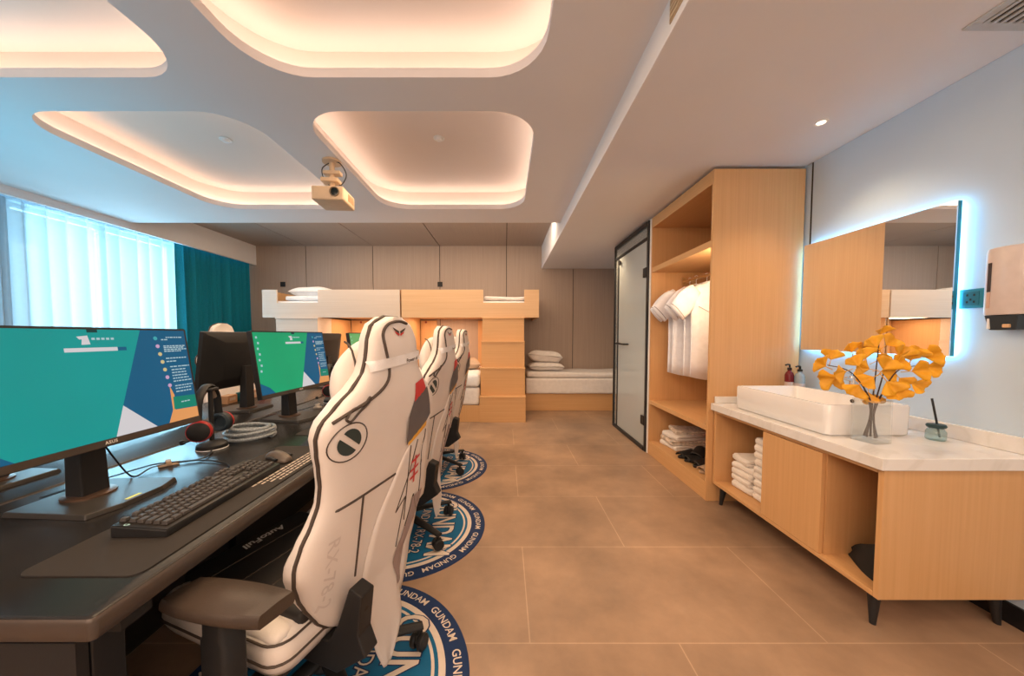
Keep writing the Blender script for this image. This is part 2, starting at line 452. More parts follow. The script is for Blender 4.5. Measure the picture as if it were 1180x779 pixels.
# ------------------------------------------------------------------ monitors
E_teal = screen('screen teal', (.0, .31, .29), .9)
E_green = screen('screen green', (.005, .40, .17), .82)
E_lime = screen('screen light green', (.16, .50, .16), .8)
E_blue = screen('screen deep blue', (.0, .115, .24), .8)
E_wht = screen('screen white', (.80, .76, .78), .75)
E_org = screen('screen orange', (.85, .36, .12), .8)
E_pgrn = screen('screen panel green', (.0, .28, .19), .7)
E_ltxt = screen('screen pale text', (.55, .75, .8), .7)
E_pink = screen('screen pink icon', (.75, .45, .7), .7)
E_yel = screen('screen yellow icon', (.8, .65, .3), .7)
E_cyan = screen('screen cyan icon', (.05, .5, .55), .7)
E_dark = screen('screen dark', (.0, .06, .06), .7)

def make_monitor(label, loc, rz, lit, group=None, tilt=8.0, logo=True):
    t = thing('monitor', label, 'monitor', loc, rz, group)
    W, Hh = .615, .365
    T = Matrix.Translation((.02, 0, .163+.75-.75)) @ Matrix.Rotation(R(-tilt), 4, 'Y')
    def P(x, y, z): return T @ Vector((x, y, z))
    # cabinet: thin bezel front, tapered rear bulge
    b = MB()
    b.loft([[P(.012, y, z) for y, z in rrect(-W/2, 0, W/2, Hh, .006, 3)], [P(-.012, y, z) for y, z in rrect(-W/2, 0, W/2, Hh, .006, 3)],
            [P(-.02, y, z) for y, z in rrect(-W/2+.012, .012, W/2-.012, Hh-.012, .006, 3)],
            [P(-.05, y, z) for y, z in rrect(-W/2+.12, .07, W/2-.12, Hh-.06, .01, 3)]])
    case = b.build('case', M_blackp, t, smooth=True, angle=25)
    # lower chin strip and wordmark
    b = MB(); b.prism([(-W/2+.004, .002), (W/2-.004, .002), (W/2-.004, .021), (-W/2+.004, .021)], lambda u, v, k: P(.0122+.001*k, u, v))
    chin = b.build('chin', mat('dark bronze bezel', (.07, .055, .045), .35, metal=.3), t)
    if logo:
        vs, fs = text_geo('ASUS', .013, .0004, 1.15)
        b = MB(); b.mesh_in([P(.0137, v.x, .0115+v.y) for v in vs], fs); b.build('wordmark', mat('silver print', (.7, .66, .62), .4), chin)
    # display
    w2, z0, z1 = W/2-.007, .022, Hh-.007
    mats = [lit or M_blackp, E_blue, E_wht, E_org, E_pgrn, E_ltxt, E_pink, E_yel, E_cyan, E_dark]
    b = MB()
    def S(u, v, e=0): return P(.0123+.00004*e, -w2+2*w2*u, z0+(z1-z0)*v)
    def poly(pts, m, e): b.face([S(u, v, e) for u, v in pts], m)
    poly([(0,0),(1,0),(1,1),(0,1)], 0, 0)
    if lit:
        poly([(.735,1),(.583,.275),(.735,0),(1,0),(1,1)], 1, 3)
        poly([(.583,.275),(.735,0),(.527,0)], 2, 5)
        poly([(0,0),(.16,0),(.10,.10),(0,.19)], 1, 3)
        poly([(.84,.13),(1,.115),(1,0),(.805,0)], 3, 6); poly([(.845,.40),(.865,.29),(.858,.13),(.84,.13)], 3, 6)
        poly([(.855,.27),(1,.255),(1,.12),(.85,.135)], 4, 8)
        poly([(.44,.935),(.485,.945),(.492,.865),(.455,.862),(.46,.91),(.45,.91)], 2, 5)
        for k in range(5): poly([(.50+.021*k,.905),(.514+.021*k,.905),(.514+.021*k,.925),(.50+.021*k,.925)], 5, 5)
        poly([(.385,.785),(.605,.82),(.607,.853),(.387,.82)] if False else [(.385,.80),(.607,.80),(.607,.835),(.385,.835)], 2, 5)
        poly([(.609,.80),(.65,.80),(.65,.835),(.609,.835)], 1, 5)
        poly([(.485,.972),(.53,.972),(.53,1),(.485,1)], 9, 5)
        for k, (u, v) in enumerate(((.812,.915),(.818,.83),(.824,.745),(.83,.66),(.836,.575),(.842,.49),(.848,.40))):
            m = (8, 6, 7, 7, 7, 6, 6)[k]
            poly([(u+.012*math.cos(a*PI/5), v+.021*math.sin(a*PI/5)) for a in range(10)], m, 10)
        rr = random.Random(3)
        rows = [(.875,.925,.10),(.845,.90,.03),(.852,.83,.14),(.852,.812,.12),(.852,.792,.14),(.852,.772,.10),(.854,.695,.12),(.854,.66,.05),(.87,.60,.03),(.92,.60,.03),(.965,.60,.03)]
        rows += [(.875,.565-.032*k,.08+.03*rr.random()) for k in range(5)]+[(.88,.385,.11),(.88,.355,.10),(.88,.32,.10),(.90,.20,.06)]
        for u, v, l in rows:
            x = u
            while x < u+l:
                d = .008+.014*rr.random(); poly([(x, v-.006), (min(x+d, .995), v-.006), (min(x+d, .995), v+.006), (x, v+.006)], 5, 10); x += d+.004
        if lit is not E_teal:
            for k in range(7): poly([(.025+.012*(k % 2), .90-.09*k), (.045+.012*(k % 2), .90-.09*k), (.045+.012*(k % 2), .935-.09*k), (.025+.012*(k % 2), .935-.09*k)], 5, 5)
    b.build('display', mats, t, recalc=False)
    # stand
    b = MB()
    b.loft([[(-.075, -.036, .012), (-.02, -.036, .012), (-.02, .036, .012), (-.075, .036, .012)], [(-.07, -.034, .30), (-.035, -.034, .30), (-.035, .034, .30), (-.07, .034, .30)]])
    b.box((-.05, -.03, .23), (.0, .03, .30))
    post = b.build('stand_post', M_blackp, t, bevel=.004)
    b = MB()
    b.prism([(-.15, -.115), (.10, -.13), (.125, -.06), (.125, .06), (.10, .13), (-.15, .115)], lambda u, v, k: (u*(1-.03*k), v*(1-.03*k), .014*k))
    base = b.build('stand_base', mat('brushed black base', (.06, .055, .05), .35, metal=.4), t, bevel=.002)
    b = MB(); b.lathe([(.058, .014), (.058, .019), (.05, .021)], (-.045, 0, 0), 28); b.build('stand_ring', mat('copper ring', (.16, .10, .07), .35, metal=.7), base, smooth=True)
    if lit is E_teal: seg_box((.102, -.035, .0135), (.112, .005, .0148)).build('energy_sticker', mat('yellow sticker', (.75, .75, .12), .5), base)
    return t
make_monitor('nearest large monitor with teal desktop and blue side panel, cut by the left frame edge', (-1.235, 1.03, .75), 0, E_teal, 'lit monitors facing the chairs')
make_monitor('second monitor with bright green desktop, behind the nearest teal one', (-1.275, 2.07, .75), R(-4), E_green, 'lit monitors facing the chairs')
make_monitor('third monitor with light green screen, partly behind the nearest chair headrest', (-1.25, 3.10, .75), R(-2), E_lime, 'lit monitors facing the chairs')
make_monitor('black monitor back between the teal and green screens', (-1.80, 2.30, .75), PI, None, 'monitors seen from behind', logo=False)
make_monitor('black monitor back just right of the green screen', (-1.80, 3.36, .75), PI, None, 'monitors seen from behind', logo=False)
make_monitor('monitor hidden behind the teal screen, only its dark base showing', (-1.78, 1.12, .75), PI, None, 'monitors seen from behind', logo=False)

# ------------------------------------------------------------------ keyboard, pads, mouse
def pad(x0, y0, x1, y1, label):
    o = MB(); o.loft([[(x, y, .7503) for x, y in rrect(x0, y0, x1, y1, .025, 5)], [(x, y, .7535) for x, y in rrect(x0, y0, x1, y1, .025, 5)]])
    t = thing('desk_mat', label, 'mouse pad', ((x0+x1)/2, (y0+y1)/2, .7503))
    c = t.location
    bmesh.ops.translate(o.bm, verts=o.bm.verts[:], vec=-Vector(c)); o.build('cloth', mat('dark brown desk mat', (.024, .019, .016), .8, bump=.1, bscale=500), t)
    return t
t = pad(-1.02, .685, -.762, 1.52, 'long dark desk mat under the nearest keyboard')
b = MB(); rr = random.Random(5)
for k in range(4):
    y = .0+.02*k
    while y < .36:
        d = .008+.018*rr.random(); b.box((.055+.017*k, y, .0033), (.062+.017*k, y+d, .0036)); y += d+.006
b.build('printed_rows', mat('pale print', (.55, .47, .40), .7), t)
pad(-1.06, 1.69, -.762, 2.5, 'dark desk mat below the green monitor')
pad(-1.06, 2.72, -.762, 3.5, 'dark desk mat below the light green monitor')

def make_keyboard(loc, rz, label):
    t = thing('keyboard', label, 'keyboard', loc, rz)       # length along local y, front edge at +x
    b = MB()
    b.loft([[(-.068, -.22, .0), (.068, -.22, .0), (.068, .22, .0), (-.068, .22, .0)], [(-.068, -.22, .030), (.068, -.22, .018), (.068, .22, .018), (-.068, .22, .030)]])
    b.build('keyboard_body', M_blackp, t, bevel=.003)
    b = MB(); b.loft([[(-.066, -.218, .0302), (.067, -.218, .0184), (.067, .218, .0184), (-.066, .218, .0302)], [(-.066, -.218, .0312), (.067, -.218, .0194), (.067, .218, .0194), (-.066, .218, .0312)]])
    b.build('top_plate', mat('bronze plate', (.018, .014, .012), .35, metal=.3), t)
    kc = mat('keycap grey', (.05, .044, .042), .5); keys = 0
    cap = None
    layout = []
    u = .0184
    rows = [[1, .5, 1, 1, 1, 1, .4, 1, 1, 1, 1, .4, 1, 1, 1, 1], [1]*13+[2], [1.5]+[1]*12+[1.5], [1.75]+[1]*11+[2.25], [2.25]+[1]*10+[2.75], [1.25, 1.25, 1.25, 6.25, 1.25, 1.25, 1.25, 1.25]]
    for ri, row in enumerate(rows):
        x = -.058+.0196*ri+(.0 if ri == 0 else .004)
        y = -.203
        for ki, wd in enumerate(row):
            if wd not in (.5, .4): layout.append((x, y, wd))
            y += wd*u
        y = -.203+15.3*u
        cols = [0, 1, 2] if ri in (0, 1, 2) else ([1] if ri == 4 else ([0, 1, 2] if ri == 5 else []))
        for c in cols: layout.append((x, y+c*u, 1))
        y = -.203+18.55*u
        if ri > 0:
            for c in range(4): layout.append((x, y+c*u, 1))
    b = MB()
    meshes = {}
    for (x, y, wd) in layout:
        z = .0305-(x+.068)*.0868+.0006
        l = wd*u-.0022
        if wd not in meshes:
            bb = MB()
            bb.loft([[(-.0082, 0, 0), (.0082, 0, 0), (.0082, l, 0), (-.0082, l, 0)], [(-.0062, .0024, .009), (.0062, .0024, .008), (.0062, l-.0024, .008), (-.0062, l-.0024, .009)]])
            o = bb.build('keycap', kc, t, bevel=.0012); meshes[wd] = o.data; first = o
        else:
            o = first.copy(); o.data = meshes[wd]; COL.objects.link(o); o.parent = t
        o.location = (x, y+.0011, z)
    # keep keycaps countable: everything is its own key
    vs, fs = text_geo('G', .016, .0006)
    b = MB(); b.mesh_in([(-.035-v.y, -.2125+v.x*.8, .0312-(-.035-v.y+.066)*.0868+.0006) for v in vs], fs); b.build('corner_mark', mat('pale teal print', (.30, .50, .52), .5), t)
    return t
kb = make_keyboard((-.905, 1.037, .7538), R(1.2), 'black full-size mechanical keyboard on the nearest desk mat')
kb2 = copy_tree(kb); kb2.location = (-.93, 2.07, .7538); kb2['label'] = 'black keyboard in front of the green monitor, mostly behind the nearest chair'

def make_mouse(loc, rz, label):
    t = thing('mouse', label, 'mouse', loc, rz)
    b = MB(); rings = []
    for i in range(13):
        s = i/12; x = -.06+.12*s
        w = .031*(math.sin(PI*min(1, max(.0, .06+.88*s))))**.45*(1-.12*math.exp(-((s-.5)/.15)**2))
        h = .038*(math.sin(PI*(.08+.84*s**.8)))**.7
        rings.append([(x, w*math.cos(a), .004+max(0, h*math.sin(a))) for a in [PI*k/10 for k in range(11)]]+[(x, -w*.9, .001), (x, w*.9, .001)])
    b.loft(rings); b.build('mouse_shell', mat('bronze grey shell', (.10, .08, .065), .35), t, smooth=True, subsurf=1)
    b = MB(); b.tube([(-.05, 0, .028), (-.035, 0, .037), (-.02, 0, .0415)], .004, 8); b.build('scroll_wheel', M_blackp, t, smooth=True)
    for sgn in (-1, 1):
        b = MB(); b.tube([(-.02, sgn*.031, .018), (.0, sgn*.029, .02), (.03, sgn*.031, .016)], .007, 8, flat=.9); b.build('side_grip', M_blackp, t, smooth=True)
    return t
make_mouse((-.90, 1.335, .7538), R(-20), 'dark gaming mouse at the far end of the nearest keyboard')

# ------------------------------------------------------------------ headsets on stands, cables, coil, packets
def make_headset(loc, rz, label, label2):
    st = thing('headset_stand', label2, 'stand', loc, rz)
    b = MB(); b.lathe([(.055, 0), (.057, .004), (.055, .02), (.042, .032), (.018, .038)], seg=28); b.build('stand_base', M_blackp, st, smooth=True)
    b = MB(); b.lathe([(.0575, .001), (.0585, .003), (.0575, .005)], seg=28); b.build('base_rim', M_white, st, smooth=True)
    b = MB(); b.cyl((0, 0, .03), (0, 0, .265), .009); b.box((-.02, -.03, .258), (.02, .03, .27), 0, .004); b.build('stand_post', M_blackp, st, smooth=True)
    t = thing('headset', label, 'headset', (loc[0], loc[1], loc[2]+.0), rz)
    arc = [(-.01, .075*math.cos(a), .19+.09*math.sin(a)) for a in [PI*k/16 for k in range(17)]]
    arc = [(-.01, .083, .13)]+arc+[(-.01, -.083, .13)]
    b = MB(); b.tube(arc, .0085, 8, flat=2.0); b.build('headband', M_blackp, t, smooth=True)
    b = MB(); b.tube([(-.01, .06*math.cos(a), .185+.078*math.sin(a)) for a in [PI*(.15+.7*k/12) for k in range(13)]], .008, 8, flat=1.6); b.build('band_cushion', mat('brown cushion', (.20, .14, .10), .7), t, smooth=True)
    for sgn in (-1, 1):
        Mx = Matrix.Translation((.0, sgn*.082, .10)) @ Matrix.Rotation(R(-90*sgn), 4, 'X') @ Matrix.Rotation(R(12), 4, 'Y')
        b = MB(); b.lathe([(.0, .032), (.026, .032), (.041, .024), (.045, .008), (.043, -.004)], seg=24, M=Mx); cup = b.build('ear_cup', M_blackp, t, smooth=True)
        b = MB(); b.lathe([(.0, -.006), (.022, -.006), (.026, -.018), (.036, -.022), (.043, -.014), (.043, -.003)], seg=24, M=Mx); b.build('ear_pad', mat('blue black ear pad', (.02, .035, .05), .7), cup, smooth=True)
        b = MB(); b.lathe([(.041, .0250), (.0432, .021), (.0455, .010), (.0445, .018)], seg=24, M=Mx); b.build('red_ring', mat('red ring', (.38, .02, .02), .35), cup, smooth=True)
    b = MB(); b.tube(spline([(-.015, -.075, .08), (-.06, -.06, .05), (-.09, -.03, .04)]), .003, 6); b.lathe([(0, -.012), (.009, -.009), (.011, 0), (.009, .009), (0, .012)], (-.095, -.025, .04), 12); b.build('boom_microphone', M_blackp, t, smooth=True)
    return t
make_headset((-1.305, 1.50, .75), R(15), 'black and red headset hanging on the stand beside the teal monitor', 'round based black headset stand beside the teal monitor')
make_headset((-1.31, 2.56, .75), R(15), 'black and red headset hanging behind the green monitor', 'black headset stand behind the right edge of the green monitor')
# coiled braided cable
pts = []
for k in range(6*28):
    a = 2*PI*k/28; lay = k/28
    r = .082+.014*math.sin(lay*2.1+.4); pts.append((r*1.1*math.cos(a), r*math.sin(a), .009+.0085*lay+.003*math.sin(a*1.3)))
b = MB(); b.tube(pts, .0085, 7)
o = b.build('cable_coil', mat('silver braid', (.32, .36, .39), .35, metal=.4, var=.45, scale=160, bump=.8, bscale=500), smooth=True); o.location = (-1.245, 1.655, .75)
tag(o, 'coil of silver grey braided cable lying by the headset stand', 'cable')
def cable(pts, r, label, m=M_blackp):
    o = MB(); o.tube(spline(pts, 8), r, 6); return tag(o.build('cable', m, smooth=True), label, 'cable')
cable([(-1.30, 1.09, .90), (-1.27, 1.12, .80), (-1.30, 1.18, .756), (-1.31, 1.24, .762), (-1.30, 1.29, .757), (-1.22, 1.36, .756), (-1.28, 1.47, .756)], .0028, 'thin black cable from the teal monitor stand through the cable clip to the headset')
cable([(-1.42, 1.02, .756), (-1.38, 1.17, .757), (-1.325, 1.26, .766), (-1.295, 1.30, .760), (-1.2, 1.335, .756), (-1.08, 1.30, .756), (-.99, 1.22, .757), (-.975, 1.18, .765)], .0026, 'thin black keyboard cable curving over the desk to the keyboard')
cable([(-1.42, 2.1, .756), (-1.36, 2.25, .757), (-1.30, 2.35, .768), (-1.22, 2.38, .757), (-1.12, 2.33, .756), (-1.0, 2.26, .757)], .0026, 'thin cable on the desk behind the green monitor')
b = MB(); b.box((-.03, -.014, 0), (.03, .014, .008), 0, .003); b.box((-.008, -.018, .006), (.008, .018, .02), 0, .004); o = b.build('cable_clip', mat('beige plastic', (.55, .40, .26), .5)); o.location = (-1.30, 1.297, .7503); o.rotation_euler = (0, 0, R(50))
tag(o, 'small beige cable clip on the desk between monitor and keyboard', 'clip')
b = MB(); b.box((-.02, -.02, 0), (.02, .02, .012), 0, .004); b.box((-.006, -.024, .01), (.006, .024, .03), 0, .004); o = b.build('cable_clip', mat('clear plastic', (.6, .55, .5), .3)); o.location = (-1.30, 2.345, .7503)
tag(o, 'small pale cable clip behind the green monitor stand', 'clip')
for k, (yy, hh, col, nm, lw) in enumerate(((2.52, .06, (.62, .33, .16), 'orange', .11), (2.66, .06, (.0, .13, .14), 'dark teal', .07), (2.76, .06, (.66, .42, .28), 'peach', .10), (2.90, .075, (.60, .06, .03), 'red', .13))):
    t = thing('snack_box', 'small %s carton on the far desk behind the headset' % nm, 'box', (-2.06, yy, .75), R(8))
    seg_box((-.03, -lw/2, 0), (.03, lw/2, hh), .003).build('carton', mat(nm+' carton', col, .5), t)
    b = MB(); b.box((-.031, -lw/2*.6, hh*.35), (.031, lw/2*.6, hh*.7)); b.build('carton_label', mat('pale carton label', (.7, .55, .42), .5), t)

# ------------------------------------------------------------------ gaming chair
WID = [(.345,.10),(.38,.145),(.42,.175),(.46,.20),(.50,.225),(.55,.25),(.60,.268),(.65,.274),(.70,.262),(.75,.238),(.80,.224),(.85,.226),(.90,.238),(.95,.252),(.99,.26),(1.02,.252),(1.06,.21),(1.10,.16),(1.14,.128),(1.18,.118),(1.23,.112),(1.27,.095),(1.295,.06),(1.302,.03)]
BOL = [(.34,.0),(.46,.02),(.55,.05),(.62,.05),(.70,.015),(.80,.0),(.90,.0),(1.0,.022),(1.08,.035),(1.14,.02),(1.2,.012),(1.3,.01)]
def bw(z): return lerp_table(WID, z)
def bxc(z):   # centre line of the back, leaning rearwards
    return .165+.195*(z-.48)-.03*max(0, (z-1.08)/.2)**2
def backx(y, z, e=.0015):
    w = bw(z); q = min(1, abs(y)/w)
    head = max(0, min(1, (z-1.05)/.12))
    return bxc(z)+(.045-.012*head)*max(0, 1-q**5)**.35+e
def make_chair(label, loc, rz, star):
    t = thing('gaming_chair', label, 'chair', loc, rz, 'white racing style chairs along the desk')
    # five star base
    sb = MB(); sb.lathe([(.0, .085), (.05, .085), (.058, .10), (.05, .135), (.035, .145), (.03, .15)], seg=24)
    base = sb.build('star_base', M_blackp, t, smooth=True); base.rotation_euler = (0, 0, star-rz)
    leg0 = cas0 = None
    for k in range(5):
        a = R(36+72*k)
        if leg0 is None:
            b = MB(); rings = []
            for s in [i/8 for i in range(9)]:
                x = .03+.31*s; z = .118-.018*s-.012*s*s; w = .030-.010*s; h = .020-.008*s
                rings.append([(x, w*math.cos(q), z+h*math.sin(q)*(1 if math.sin(q) > 0 else .7)) for q in [2*PI*i/12 for i in range(12)]])
            b.loft(rings); leg0 = b.build('base_leg', M_blackp, base, smooth=True, angle=60)
            b = MB()
            for sgn in (-1, 1): b.lathe([(.0, -.011), (.026, -.011), (.031, -.006), (.031, .006), (.026, .011), (0, .011)], seg=20, M=Matrix.Translation((0, sgn*.017, .0315)) @ Matrix.Rotation(PI/2, 4, 'X'))
            b.box((-.02, -.007, .03), (.018, .007, .066), 0, .004); b.cyl((.0, 0, .05), (.0, 0, .09), .009, seg=12)
            cas0 = b.build('caster', M_blackp, base, smooth=True, angle=35); lg, cs = leg0, cas0
        else:
            lg = leg0.copy(); COL.objects.link(lg); cs = cas0.copy(); COL.objects.link(cs)
        lg.rotation_euler = (0, 0, a); cs.location = (.325*math.cos(a), .325*math.sin(a), 0); cs.rotation_euler = (0, 0, a+.7+.9*k)
    b = MB(); b.cyl((0, 0, .14), (0, 0, .27), .027); b.cyl((0, 0, .26), (0, 0, .30), .016); b.build('gas_lift', M_blackp, t, smooth=True)
    b = MB(); b.box((-.14, -.09, .28), (.14, .09, .32), 0, .008); b.box((-.2, -.13, .31), (.2, .13, .326)); b.tube([(-.02, .09, .30), (-.02, .22, .295), (-.04, .29, .30)], .007, 8)
    b.build('tilt_mechanism', M_black, t)
    # seat
    def sbase(zs, grow, x0, x1, yw, r):
        return [[(x, y, z) for x, y in rrect(x0-g, -yw-g, x1+g, yw+g, r, 5)] for z, g in zip(zs, grow)]
    b = MB(); b.loft(sbase((.325, .33, .355, .385, .415, .437, .447), (-.035, -.012, .0, .006, .004, -.008, -.03), -.37, .15, .285, .055))
    seat = b.build('seat', M_leather, t, smooth=True, angle=60)
    b = MB()
    for z, g in ((.378, .0065), (.428, .001)): b.tube([(x, y, z) for x, y in rrect(-.37-g, -.285-g, .15+g, .285+g, .055, 5)], .0035, 6, closed=True)
    b.build('seat_piping', M_pipe, seat, smooth=True)
    b = MB(); b.box((-.375, -.215, .42), (.145, .215, .468), 0, .018); b.build('seat_cushion', M_seatblk, t, smooth=True)
    for sgn in (-1, 1):
        b = MB(); rings = []
        for s in [i/10 for i in range(11)]:
            x = -.36+.50*s; e = math.sin(PI*(.06+.88*s))**.35
            rings.append([(x, sgn*.245+.036*math.cos(q), .43+(.034+.03*(sgn > 0))*e*max(-.3, math.sin(q))) for q in [2*PI*i/14 for i in range(14)]])
        b.loft(rings); b.build('seat_bolster', M_leather, seat, smooth=True, subsurf=1)
    b = MB()
    for k in range(4): b.tube([(-.26+.11*k, -.20, .4685), (-.26+.11*k, .20, .4685)], .002, 6)
    b.build('quilt_seam', M_pipe, seat, smooth=True)
    vs, fs = text_geo('AutoFull', .045, .0012, 1.0, shear=.2)
    b = MB(); b.mesh_in([(-.32+v.y, .02-v.x, .4688) for v in vs], fs); b.build('wordmark', mat('white print', (.85, .82, .8), .6), seat)
    # backrest
    NZ = [.345+.957*i/42 for i in range(43)]
    def ring(z):
        w = bw(z); head = max(0, min(1, (z-1.05)/.12)); pts = []
        n = 36
        for k in range(n):
            a = 2*PI*k/n; c, s = math.cos(a), math.sin(a)
            y = w*math.copysign(abs(c)**.5, c)
            q = abs(y)/w
            if s >= 0: x = (.045-.012*head)*max(0, 1-q**5)**.35
            else: x = -(.03+lerp_table(BOL, z)*q**2)*abs(s)**.5
            pts.append((bxc(z)+x, y, z))
        return pts
    b = MB(); b.loft([ring(z) for z in NZ])
    back = b.build('backrest', M_leather, t, smooth=True, angle=70)
    # piping along the rear edge and round the head
    zs = [.345+.956*i/64 for i in range(65)]
    for fx, r in ((0.0, .0055),):
        edge = [(bxc(z)+.006, -bw(z)-.001, z) for z in zs]+[(bxc(z)+.006, bw(z)+.001, z) for z in reversed(zs)]
        b = MB(); b.tube(edge, r, 6); b.build('piping', M_pipe, back, smooth=True)
    # narrower inner line over the head pad
    line = [(backx(y, z, .002), y, z) for y, z in ((-.236, 1.025), (-.185, 1.047), (-.115, 1.072), (-.068, 1.10), (-.052, 1.13), (-.056, 1.17), (-.068, 1.21), (-.074, 1.25), (-.05, 1.278), (-.0, 1.289), (.04, 1.283))]
    b = MB(); b.tube(spline(line, 6), .0045, 6); b.build('head_piping', M_pipe, back, smooth=True)
    # seams, art
    def deco(poly, m, bb, e=.0022):
        tmp = bmesh.new(); tmp.faces.new([tmp.verts.new((y, z, 0)) for y, z in poly])
        bmesh.ops.triangulate(tmp, faces=tmp.faces[:]); bmesh.ops.subdivide_edges(tmp, edges=tmp.edges[:], cuts=3, use_grid_fill=True)
        tmp.verts.index_update()
        bb.mesh_in([(backx(v.co.x, v.co.y, .008 if v.co.x > .02 and v.co.y < .96 else e), v.co.x, v.co.y) for v in tmp.verts], [tuple(v.index for v in f.verts) for f in tmp.faces], m); tmp.free()
    def seam(pts, r, bb, m=0):
        q = []
        for (a, b_) in zip(pts, pts[1:]):
            for k in range(6): q.append((a[0]+(b_[0]-a[0])*k/6, a[1]+(b_[1]-a[1])*k/6))
        q.append(pts[-1])
        bb.tube([(backx(y, z, .006 if y > .06 and z < .93 else .0005), y, z) for y, z in q], r, 6, m)
    b = MB(); seam([(-.226, .80), (-.15, .80), (.05, .80)][:0] or [(-.233, .77), (.046, .785)], .004, b); seam([(-.10, .776), (-.085, .51)], .0035, b); seam([(.005, .345+.1), (.05, .43)], .003, b)
    b.build('seam', M_pipe, back, smooth=True)
    mats = [mat('dark slate print', (.03, .05, .05), .5), mat('red print', (.60, .05, .05), .5), mat('grey print', (.125, .115, .12), .5), mat('yellow print', (.80, .42, .05), .5), mat('mauve print', (.36, .28, .27), .5), M_pipe, mat('ivory print', (.78, .70, .65), .5)]
    b = MB()
    cy, cz, ry, rz_ = -.182, .962, .06, .052
    b.tube([(backx(cy+ry*1.0*math.cos(a), cz+rz_*math.sin(a), .001), cy+ry*math.cos(a), cz+rz_*math.sin(a)) for a in [2*PI*k/32 for k in range(32)]], .0018, 5, 5, closed=True)
    ang = R(-38)
    for sgn in (-1, 1):   # a disc cut by a slanted pale bar
        pts = [(math.cos(a), math.sin(a)) for a in [PI*k/14 for k in range(15)]]
        pts = [(.036*x, sgn*(.033*y*.85+.0075)) for x, y in pts]
        deco([(cy+x*math.cos(ang)-y*math.sin(ang), cz+x*math.sin(ang)+y*math.cos(ang)) for x, y in pts], 0, b)
    b.build('round_emblem', mats, back, smooth=True)
    b = MB()
    deco([(.085, 1.085), (.135, 1.10), (.155, 1.06), (.09, 1.02)], 1, b)
    deco([(.165, 1.065), (.215, .965), (.185, .935), (.075, .875), (.068, .956), (.088, 1.025)], 2, b)
    deco([(.185, .935), (.19, .915), (.085, .868), (.082, .882)], 3, b)
    b.build('shield_print', mats, back, smooth=True)
    b = MB()
    for pts in ([(.145, .875), (.125, .764), (.075, .633), (.12, .672), (.115, .582), (.11, .486)], [(.195, .90), (.22, .833), (.21, .769), (.222, .604)], [(.105, .865), (.12, .72), (.135, .576)], [(.15, .543), (.165, .60), (.175, .656), (.225, .555)], [(.205, .758), (.226, .772)]):
        seam(pts, .0018, b, 5)
    b.build('panel_line_print', mats, back, smooth=True)
    b = MB()
    for k, (y0, z0) in enumerate(((.125, .80), (.125, .765), (.13, .735))):     # red brush lettering
        deco([(y0, z0), (y0+.055, z0+.012), (y0+.053, z0+.002), (y0, z0-.01)], 1, b); deco([(y0+.02, z0+.014), (y0+.03, z0+.016), (y0+.034, z0-.024), (y0+.024, z0-.026)], 1, b)
    b.build('red_lettering', mats, back, smooth=True)
    b = MB()
    # small winged badge at the top
    for y0 in (-.034, .0):
        s = 1 if y0 >= 0 else -1
        deco([(0+s*.002, 1.258), (s*.032, 1.27), (s*.026, 1.262), (s*.004, 1.25)], 5, b); deco([(s*.002, 1.25), (s*.024, 1.259), (s*.018, 1.251), (s*.003, 1.243)], 1, b)
    b.build('winged_badge', mats, back, smooth=True)
    vs, fs = text_geo('RX-78-2', .06, .0005, 1.05)
    b = MB(); b.mesh_in([(backx(-.19+v.y*.9, .585-v.x, .0018), -.19+v.y*.9, .585-v.x) for v in vs], fs); b.build('embossed_number', mat('embossed shade', (.68, .61, .57), .5), back)
    # head pad, strap
    b = MB()
    def band(u, v):
        z = 1.17+.03*(v-.5)+(u-.5)*.025; y = (u-.5)*2*(bw(1.165)+.002)
        return (backx(y*.97, z, .007), y, z)
    b.grid(band, 16, 3); strap = b.build('head_strap', mat('white webbing', (.84, .82, .82), .7, bump=.3, bscale=300), back, smooth=True)
    vs, fs = text_geo('Power of', .017, .0003)
    b = MB(); b.mesh_in([(backx(.055+v.x, 1.172+v.y+v.x*.12, .009), .055+v.x, 1.168+v.y+v.x*.12) for v in vs], fs); b.build('strap_lettering', M_pipe, strap)
    b = MB(); rings = []
    for i in range(15):
        s = i/14; y = -.155+.31*s; e = max(.02, math.sin(PI*(.03+.94*s)))**.42
        zc = 1.125-.03*abs(2*s-1)**2
        rings.append([(bxc(zc)-.07+.042*e*math.cos(q)-.0*e*math.sin(q), y, zc+.115*e*math.sin(q)) for q in [2*PI*k/16 for k in range(16)]])
    b.loft(rings); pil = b.build('neck_pillow', M_leather, t, smooth=True, subsurf=1)
    b = MB(); b.tube([(p[0]+(.0), -.15, p[2]) for p in []] or [(bxc(1.12)-.07+.043*math.cos(q), -.11, 1.115+.112*math.sin(q)) for q in [R(-70+20*k) for k in range(9)]], .003, 6); b.build('pillow_seam', M_pipe, pil, smooth=True)
    # shoulder slot buckle
    b = MB(); b.tube([(backx(y, z, .004), y, z) for y, z in spline2((-.205, 1.028), (-.185, 1.05), (-.15, 1.058), (-.13, 1.075), (-.135, 1.06), (-.165, 1.04), (-.19, 1.02), (-.205, 1.028))], .0035, 6); b.build('shoulder_buckle', M_pipe, back, smooth=True)
